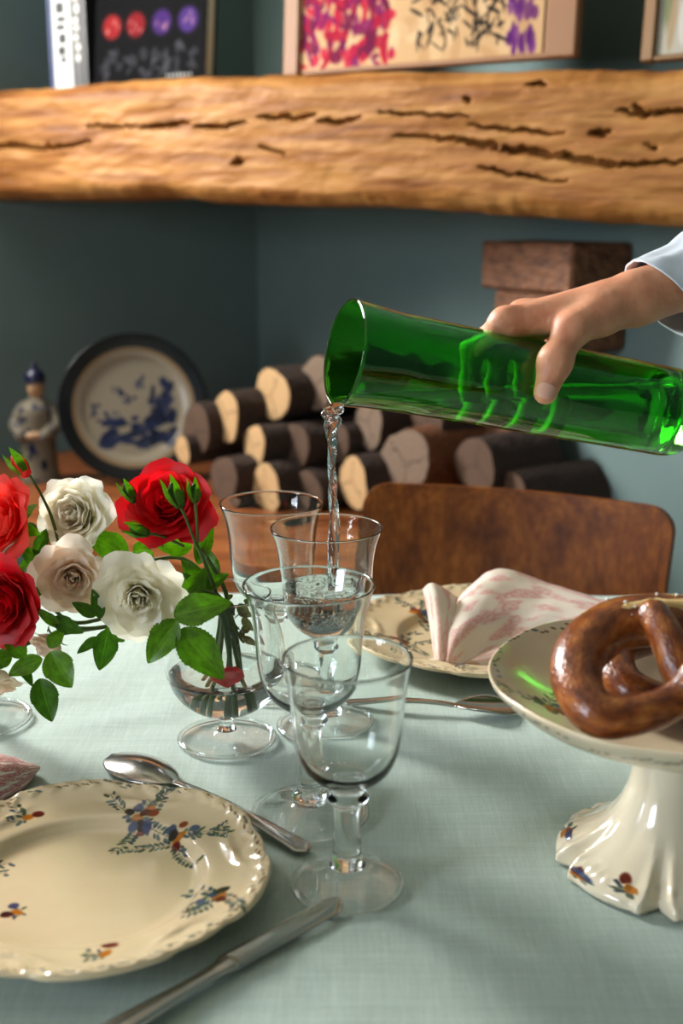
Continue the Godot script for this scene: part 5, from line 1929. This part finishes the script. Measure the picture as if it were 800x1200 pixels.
func pretzels() -> void:
	var c := Vector3(0.209, TOP, -0.715)
	var up := Vector3(-0.04, 0.93, 0.36).normalized()
	var xx := Vector3(0.97, 0.0, 0.24)
	xx = (xx - up * xx.dot(up)).normalized()
	pretzel("glossy brown soft pretzel lying uppermost at the front of the dish", Transform3D(Basis(xx, up.cross(xx), up), c + Vector3(-0.007, 0.1370, 0.049)), 3, 0.070)
	up = Vector3(0.10, 0.98, 0.16).normalized()
	xx = Vector3(0.93, 0.0, -0.36)
	xx = (xx - up * xx.dot(up)).normalized()
	pretzel("soft pretzel lying underneath at the back of the dish", Transform3D(Basis(xx, up.cross(xx), up), c + Vector3(0.022, 0.113, -0.036)), 5, 0.060)


# ---------------------------------------------------------------- carafe, hand and water
const CARAFE_M := Vector3(0.0020, 1.0469, -0.9614)
const CARAFE_B := Vector3(0.2841, 0.9839, -1.0591)


func pouring() -> void:
	var ax := (CARAFE_B - CARAFE_M).normalized()
	var ln := CARAFE_M.distance_to(CARAFE_B) + 0.012
	var side := Vector3.UP.cross(ax).normalized()
	var up := ax.cross(side)
	# the lathe turns round y: y runs from the base (0) to the mouth (ln)
	var base := CARAFE_M + ax * ln
	var xf := Transform3D(Basis(side, -ax, side.cross(-ax)), base)
	var prof := spline2([Vector2(0, 0.0035), Vector2(0.022, 0.0020), Vector2(0.0300, 0.0012), Vector2(0.0362, 0.0055), Vector2(0.0382, 0.014), Vector2(0.0384, 0.03), Vector2(0.0384, 0.10), Vector2(0.0384, 0.20), Vector2(0.0386, 0.25), Vector2(0.0394, 0.28), Vector2(0.0416, ln - 0.006), Vector2(0.0424, ln - 0.0012), Vector2(0.0416, ln), Vector2(0.0404, ln - 0.003), Vector2(0.0372, 0.28), Vector2(0.0360, 0.25), Vector2(0.0356, 0.20), Vector2(0.0354, 0.10), Vector2(0.0350, 0.034), Vector2(0.0330, 0.024), Vector2(0.026, 0.0195), Vector2(0.012, 0.0205), Vector2(0, 0.0215)], 4)
	# hand-made glass: slightly uneven walls
	var nz := FastNoiseLite.new()
	nz.frequency = 1.0
	nz.seed = 6
	var p := PackedVector3Array()
	for i in prof.size():
		for j in 73:
			var a := TAU * (j % 72) / 72.0
			var k := 1.0 + 0.016 * nz.get_noise_3d(cos(a) * 1.6, sin(a) * 1.6, prof[i].y * 26.0) * smoothstep(0.0, 0.02, prof[i].x)
			p.append(xf * Vector3(prof[i].x * k * cos(a), prof[i].y, prof[i].x * k * sin(a)))
	var g := Geo.new()
	g.grid(p, prof.size(), 73, false, true)
	var o := thing("green_carafe", "green glass carafe held tilted by the hand, pouring water", "carafe", base)
	part_w("vessel", g.mesh(), M.green_glass, o)
	# water inside, level with the lower lip
	var level := (CARAFE_M - up * 0.0405).y + 0.0022
	p = PackedVector3Array()
	var na := 20
	var nc := 20
	var nt := 46
	var ends := []
	for i in nt:
		var h := lerpf(0.0192, ln - 0.004, float(i) / (nt - 1))
		var ri := lookup([Vector2(0.0192, 0.0262), Vector2(0.024, 0.0334), Vector2(0.034, 0.0354), Vector2(0.10, 0.0358), Vector2(0.20, 0.0360), Vector2(0.25, 0.0364), Vector2(0.28, 0.0376), Vector2(ln - 0.003, 0.0408)], h)
		var c := base - ax * h
		var s := clampf((level - c.y) / (ri * up.y), -0.999, 0.98)
		var q := asin(s)
		var row := []
		for j in na:
			var a := lerpf(q, -PI - q, float(j) / na)
			row.append(c + (side * cos(a) + up * sin(a)) * ri)
		for j in nc:
			var x := lerpf(-cos(q), cos(q), float(j) / nc)
			row.append(c + (side * x + up * s) * ri)
		row.append(row[0])
		if i == 0 or i == nt - 1:
			var m := Vector3.ZERO
			for k in na + nc:
				m += row[k]
			m /= na + nc
			var cap := []
			for k in na + nc + 1:
				cap.append(m)
			if i == 0:
				p.append_array(PackedVector3Array(cap))
				p.append_array(PackedVector3Array(row))
			else:
				p.append_array(PackedVector3Array(row))
				p.append_array(PackedVector3Array(cap))
		else:
			p.append_array(PackedVector3Array(row))
	g = Geo.new()
	g.grid(p, nt + 2, na + nc + 1, false, true)
	single("carafe_water", g.mesh(), M.water, "water lying in the tilted green carafe", "water")
	# the falling stream: a flat sheet at the lip that twists and draws together
	p = PackedVector3Array()
	var s0 := Vector3(-0.0013, 1.0096, -0.9398)
	var s1 := Vector3(-0.0059, 0.8726, -0.9056)
	var rows := 90
	var path := spline([s0 + Vector3(0.010, 0.002, -0.006), Vector3(-0.0059, 1.0077, -0.9352), Vector3(-0.0072, 0.9938, -0.9317), Vector3(-0.0072, 0.9622, -0.9238), Vector3(-0.0059, 0.9304, -0.9169), s1], 18)
	for i in path.size():
		var t := float(i) / (path.size() - 1)
		var w := lookup([Vector2(0, 0.0085), Vector2(0.2, 0.0075), Vector2(0.34, 0.0072), Vector2(0.5, 0.0060), Vector2(0.60, 0.0034), Vector2(0.75, 0.0030), Vector2(0.9, 0.0042), Vector2(1, 0.0050)], t)
		var th := lookup([Vector2(0, 0.0016), Vector2(0.3, 0.0030), Vector2(0.6, 0.0028), Vector2(1, 0.0038)], t)
		var tw := t * t * 5.0
		for j in 25:
			var a := TAU * (j % 24) / 24.0
			var k := 1.0 + 0.28 * sin(a * 3.0 + t * 60.0) * smoothstep(0.05, 0.3, t) + 0.22 * nz.get_noise_3d(cos(a) * 1.4, sin(a) * 1.4, t * 26.0)
			var v := Vector2(cos(a) * w * k, sin(a) * th * k).rotated(tw)
			p.append(path[i] + Vector3(v.x, 0, v.y))
	var full := PackedVector3Array()
	for j in 25:
		full.append(path[0])
	full.append_array(p)
	for j in 25:
		full.append(path[path.size() - 1])
	g = Geo.new()
	g.grid(full, path.size() + 2, 25, false, true)
	single("water_stream", g.mesh(), M.water, "twisting stream of water falling from the carafe lip", "water")
	hand()


func hand() -> void:
	# joints of a right hand gripping from above, thumb on the near side: [from, to, radius, radius]
	var wr := Vector3(0.2408, 1.0833, -1.0272)
	var wu := Vector3(0.2561, 1.0852, -1.0689)
	var fr := Vector3(0.3126, 1.1039, -1.0530)
	var fu := Vector3(0.3277, 1.1075, -1.0951)
	var im := Vector3(0.1329, 1.0632, -1.0109)
	var mm := Vector3(0.1494, 1.0663, -1.0302)
	var rm := Vector3(0.1678, 1.0654, -1.0485)
	var lm := Vector3(0.1854, 1.0599, -1.0616)
	var ip := Vector3(0.1097, 1.0431, -1.0426)
	var idp := Vector3(0.1080, 1.0116, -1.0466)
	var it := Vector3(0.1058, 0.9890, -1.0329)
	var mp := Vector3(0.1327, 1.0418, -1.0483)
	var mdp := Vector3(0.1316, 1.0075, -1.0550)
	var mt := Vector3(0.1292, 0.9833, -1.0406)
	var rp := Vector3(0.1564, 1.0365, -1.0566)
	var rdp := Vector3(0.1557, 1.0026, -1.0634)
	var rt := Vector3(0.1531, 0.9788, -1.0498)
	var lp := Vector3(0.1822, 1.0289, -1.0657)
	var ldp := Vector3(0.1823, 0.9991, -1.0721)
	var lt := Vector3(0.1801, 0.9781, -1.0626)
	var cmc := Vector3(0.2083, 1.0723, -1.0090)
	var tm := Vector3(0.1819, 1.0605, -0.9896)
	var ti := Vector3(0.1678, 1.0382, -0.9727)
	var tt := Vector3(0.1599, 1.0152, -0.9640)
	var bones := [
		[fr, wr, 0.0250, 0.0215], [fu, wu, 0.0250, 0.0200],
		[wr, im, 0.0185, 0.0105], [wr.lerp(wu, 0.35), mm, 0.0180, 0.0108], [wr.lerp(wu, 0.7), rm, 0.0170, 0.0105], [wu, lm, 0.0165, 0.0100],
		[wr, cmc, 0.0190, 0.0165], [cmc, tm, 0.0160, 0.0125], [tm, ti, 0.0118, 0.0105], [ti, tt, 0.0108, 0.0096],
		[cmc, im.lerp(wr, 0.25), 0.012, 0.010], [tm, im.lerp(wr, 0.42), 0.0085, 0.0085],
		[im, im + Vector3(0.0, 0.002, 0.0), 0.0122, 0.0122], [mm, mm + Vector3(0.0, 0.003, 0.0), 0.0122, 0.0122], [rm, rm + Vector3(0.0, 0.002, 0.0), 0.0115, 0.0115],
		[ti, ti + Vector3(0.0, 0.001, 0.001), 0.0118, 0.0118], [wu + Vector3(0.012, 0.012, 0.002), wu + Vector3(0.016, 0.013, 0.002), 0.0105, 0.0105],
		[wr.lerp(im, 0.25) + Vector3(0, 0.009, 0.004), im + Vector3(0.006, 0.004, 0.002), 0.0050, 0.0050], [wr.lerp(mm, 0.3) + Vector3(0, 0.012, 0.0), mm + Vector3(0.006, 0.006, 0.0), 0.0048, 0.0048],
		[wr + Vector3(-0.006, 0.004, 0.014), tm + Vector3(0.004, 0.007, 0.004), 0.0058, 0.0062],
		[im, ip, 0.0100, 0.0088], [ip, idp, 0.0084, 0.0076], [idp, it, 0.0074, 0.0064],
		[mm, mp, 0.0102, 0.0088], [mp, mdp, 0.0084, 0.0076], [mdp, mt, 0.0074, 0.0064],
		[rm, rp, 0.0100, 0.0086], [rp, rdp, 0.0082, 0.0074], [rdp, rt, 0.0072, 0.0062],
		[lm, lp, 0.0092, 0.0078], [lp, ldp, 0.0074, 0.0066], [ldp, lt, 0.0064, 0.0056],
	]
	var o := thing("person", "right hand and white shirt sleeve of a person holding the carafe", "person", fr)
	part_w("hand", surface_net(bones, 0.0026, 0.0034), M.skin, o)
	# thumb nail: a curved plate set into the tip, facing the viewer
	var d := (tt - ti).normalized()
	var out := (Vector3(-0.1, 0.35, 1.0) - d * Vector3(-0.1, 0.35, 1.0).dot(d)).normalized()
	var s := d.cross(out).normalized()
	var p := PackedVector3Array()
	for i in 11:
		for j in 11:
			var u := i / 5.0 - 1.0
			var v := j / 5.0 - 1.0
			var sq := Vector2(u * sqrt(1.0 - 0.42 * v * v), v * sqrt(1.0 - 0.42 * u * u))
			var a := sq.x * 0.78
			p.append(tt + d * (0.0012 + sq.y * 0.0062) + (s * sin(a) + out * cos(a)) * (0.0110 - 0.0009 * sq.y * absf(sq.y) - 0.0007 * (sq.x * sq.x)))
	var g := Geo.new()
	g.sheet(p, 11, 11, 0.0009)
	part_w("thumb_nail", g.mesh(), M.nail, o)
	# loose cuff and sleeve
	var c0 := (wr + wu) / 2
	var c1 := (fr + fu) / 2
	var ad := (c1 - c0).normalized()
	var away := Vector3(0.55, -0.1, 0.85)
	var cuff0 := Vector3(0.2677, 1.0852, -1.0483)
	var sd := ad.cross(Vector3.UP).normalized()
	var su := sd.cross(ad)
	var nz := FastNoiseLite.new()
	nz.frequency = 1.0
	nz.seed = 15
	p = PackedVector3Array()
	var rows := 60
	for i in rows:
		for j in 65:
			var a := TAU * (j % 64) / 64.0
			var t := float(i) / (rows - 1)
			var l := t * 0.40
			# the opening is cut slanting: it reaches furthest towards the hand on top
			var slant := (-sin(a) * 0.020 - 0.004) * (1.0 - smoothstep(0.0, 0.25, t))
			var r := lerpf(0.040, 0.058, smoothstep(0.0, 0.5, t)) + 0.004 * exp(-pow((l - 0.05) / 0.01, 2.0))
			r *= 1.0 + 0.05 * sin(a * 3.0 + l * 26.0) * smoothstep(0.0, 0.2, t) + 0.10 * nz.get_noise_3d(cos(a) * 1.3, sin(a) * 1.3, l * 22.0)
			p.append(cuff0 + ad * (l + slant + 0.006) + sd * cos(a) * r * 1.05 + su * sin(a) * r * 1.0 - su * 0.006)
	g = Geo.new()
	g.sheet(p, rows, 65, 0.0016)
	part_w("shirt_sleeve", g.mesh(), M.shirt, o)


# smooth union of tapered capsules, meshed as surface nets
func surface_net(bones: Array, h: float, k: float) -> ArrayMesh:
	var lo := Vector3.INF
	var hi := -Vector3.INF
	for b in bones:
		for e in 2:
			var m: float = b[2 + e] + 0.012
			lo = lo.min(b[e] - Vector3.ONE * m)
			hi = hi.max(b[e] + Vector3.ONE * m)
	var nx := int((hi.x - lo.x) / h) + 2
	var ny := int((hi.y - lo.y) / h) + 2
	var nz := int((hi.z - lo.z) / h) + 2
	var sum := PackedFloat32Array()
	sum.resize(nx * ny * nz)
	for b in bones:
		var A: Vector3 = b[0]
		var B: Vector3 = b[1]
		var ra: float = b[2]
		var rb: float = b[3]
		var reach := maxf(ra, rb) + k * 5.0
		var q0 := (A.min(B) - Vector3.ONE * reach - lo) / h
		var q1 := (A.max(B) + Vector3.ONE * reach - lo) / h
		var ab := B - A
		var l2 := ab.length_squared()
		for x in range(maxi(int(q0.x), 0), mini(int(q1.x) + 1, nx)):
			for y in range(maxi(int(q0.y), 0), mini(int(q1.y) + 1, ny)):
				for z in range(maxi(int(q0.z), 0), mini(int(q1.z) + 1, nz)):
					var pt := lo + Vector3(x, y, z) * h
					var t := clampf((pt - A).dot(ab) / l2, 0.0, 1.0)
					var d := pt.distance_to(A + ab * t) - lerpf(ra, rb, t)
					if d < k * 5.0:
						sum[(x * ny + y) * nz + z] += exp(-d / k)
	var fld := PackedFloat32Array()
	fld.resize(sum.size())
	for i in sum.size():
		fld[i] = -k * log(sum[i]) if sum[i] > 1e-9 else 1.0
	var g := Geo.new()
	var ids := {}
	var corner := [0, 1, nz, nz + 1, ny * nz, ny * nz + 1, ny * nz + nz, ny * nz + nz + 1]
	for x in nx - 1:
		for y in ny - 1:
			for z in nz - 1:
				var i := (x * ny + y) * nz + z
				var f0 := fld[i]
				if f0 > 0.02:
					continue
				var mask := 0
				for c in 8:
					if fld[i + corner[c]] < 0.0:
						mask |= 1 << c
				if mask == 0 or mask == 255:
					continue
				var acc := Vector3.ZERO
				var n := 0
				for e in [[0, 1], [2, 3], [4, 5], [6, 7], [0, 2], [1, 3], [4, 6], [5, 7], [0, 4], [1, 5], [2, 6], [3, 7]]:
					var fa := fld[i + corner[e[0]]]
					var fb := fld[i + corner[e[1]]]
					if (fa < 0.0) != (fb < 0.0):
						var t := fa / (fa - fb)
						var pa := Vector3(e[0] >> 2, (e[0] >> 1) & 1, e[0] & 1)
						var pb := Vector3(e[1] >> 2, (e[1] >> 1) & 1, e[1] & 1)
						acc += pa.lerp(pb, t)
						n += 1
				ids[i] = g.v.size()
				var pos := lo + (Vector3(x, y, z) + acc / n) * h
				g.v.append(pos)
				g.uv.append(Vector2(pos.x, pos.y) * 8.0)
	for i in ids:
		var a: int = ids[i]
		var inside := fld[i] < 0.0
		for ax in [[ny * nz, nz, 1], [nz, 1, ny * nz], [1, ny * nz, nz]]:
			if (fld[i + ax[0]] < 0.0) == inside:
				continue
			var u: int = i - ax[1]
			var w: int = i - ax[2]
			var uw: int = i - ax[1] - ax[2]
			if not (ids.has(u) and ids.has(w) and ids.has(uw)):
				continue
			if inside:
				g.ix.append_array(PackedInt32Array([a, ids[u], ids[uw], a, ids[uw], ids[w]]))
			else:
				g.ix.append_array(PackedInt32Array([a, ids[uw], ids[u], a, ids[w], ids[uw]]))
	return g.mesh()
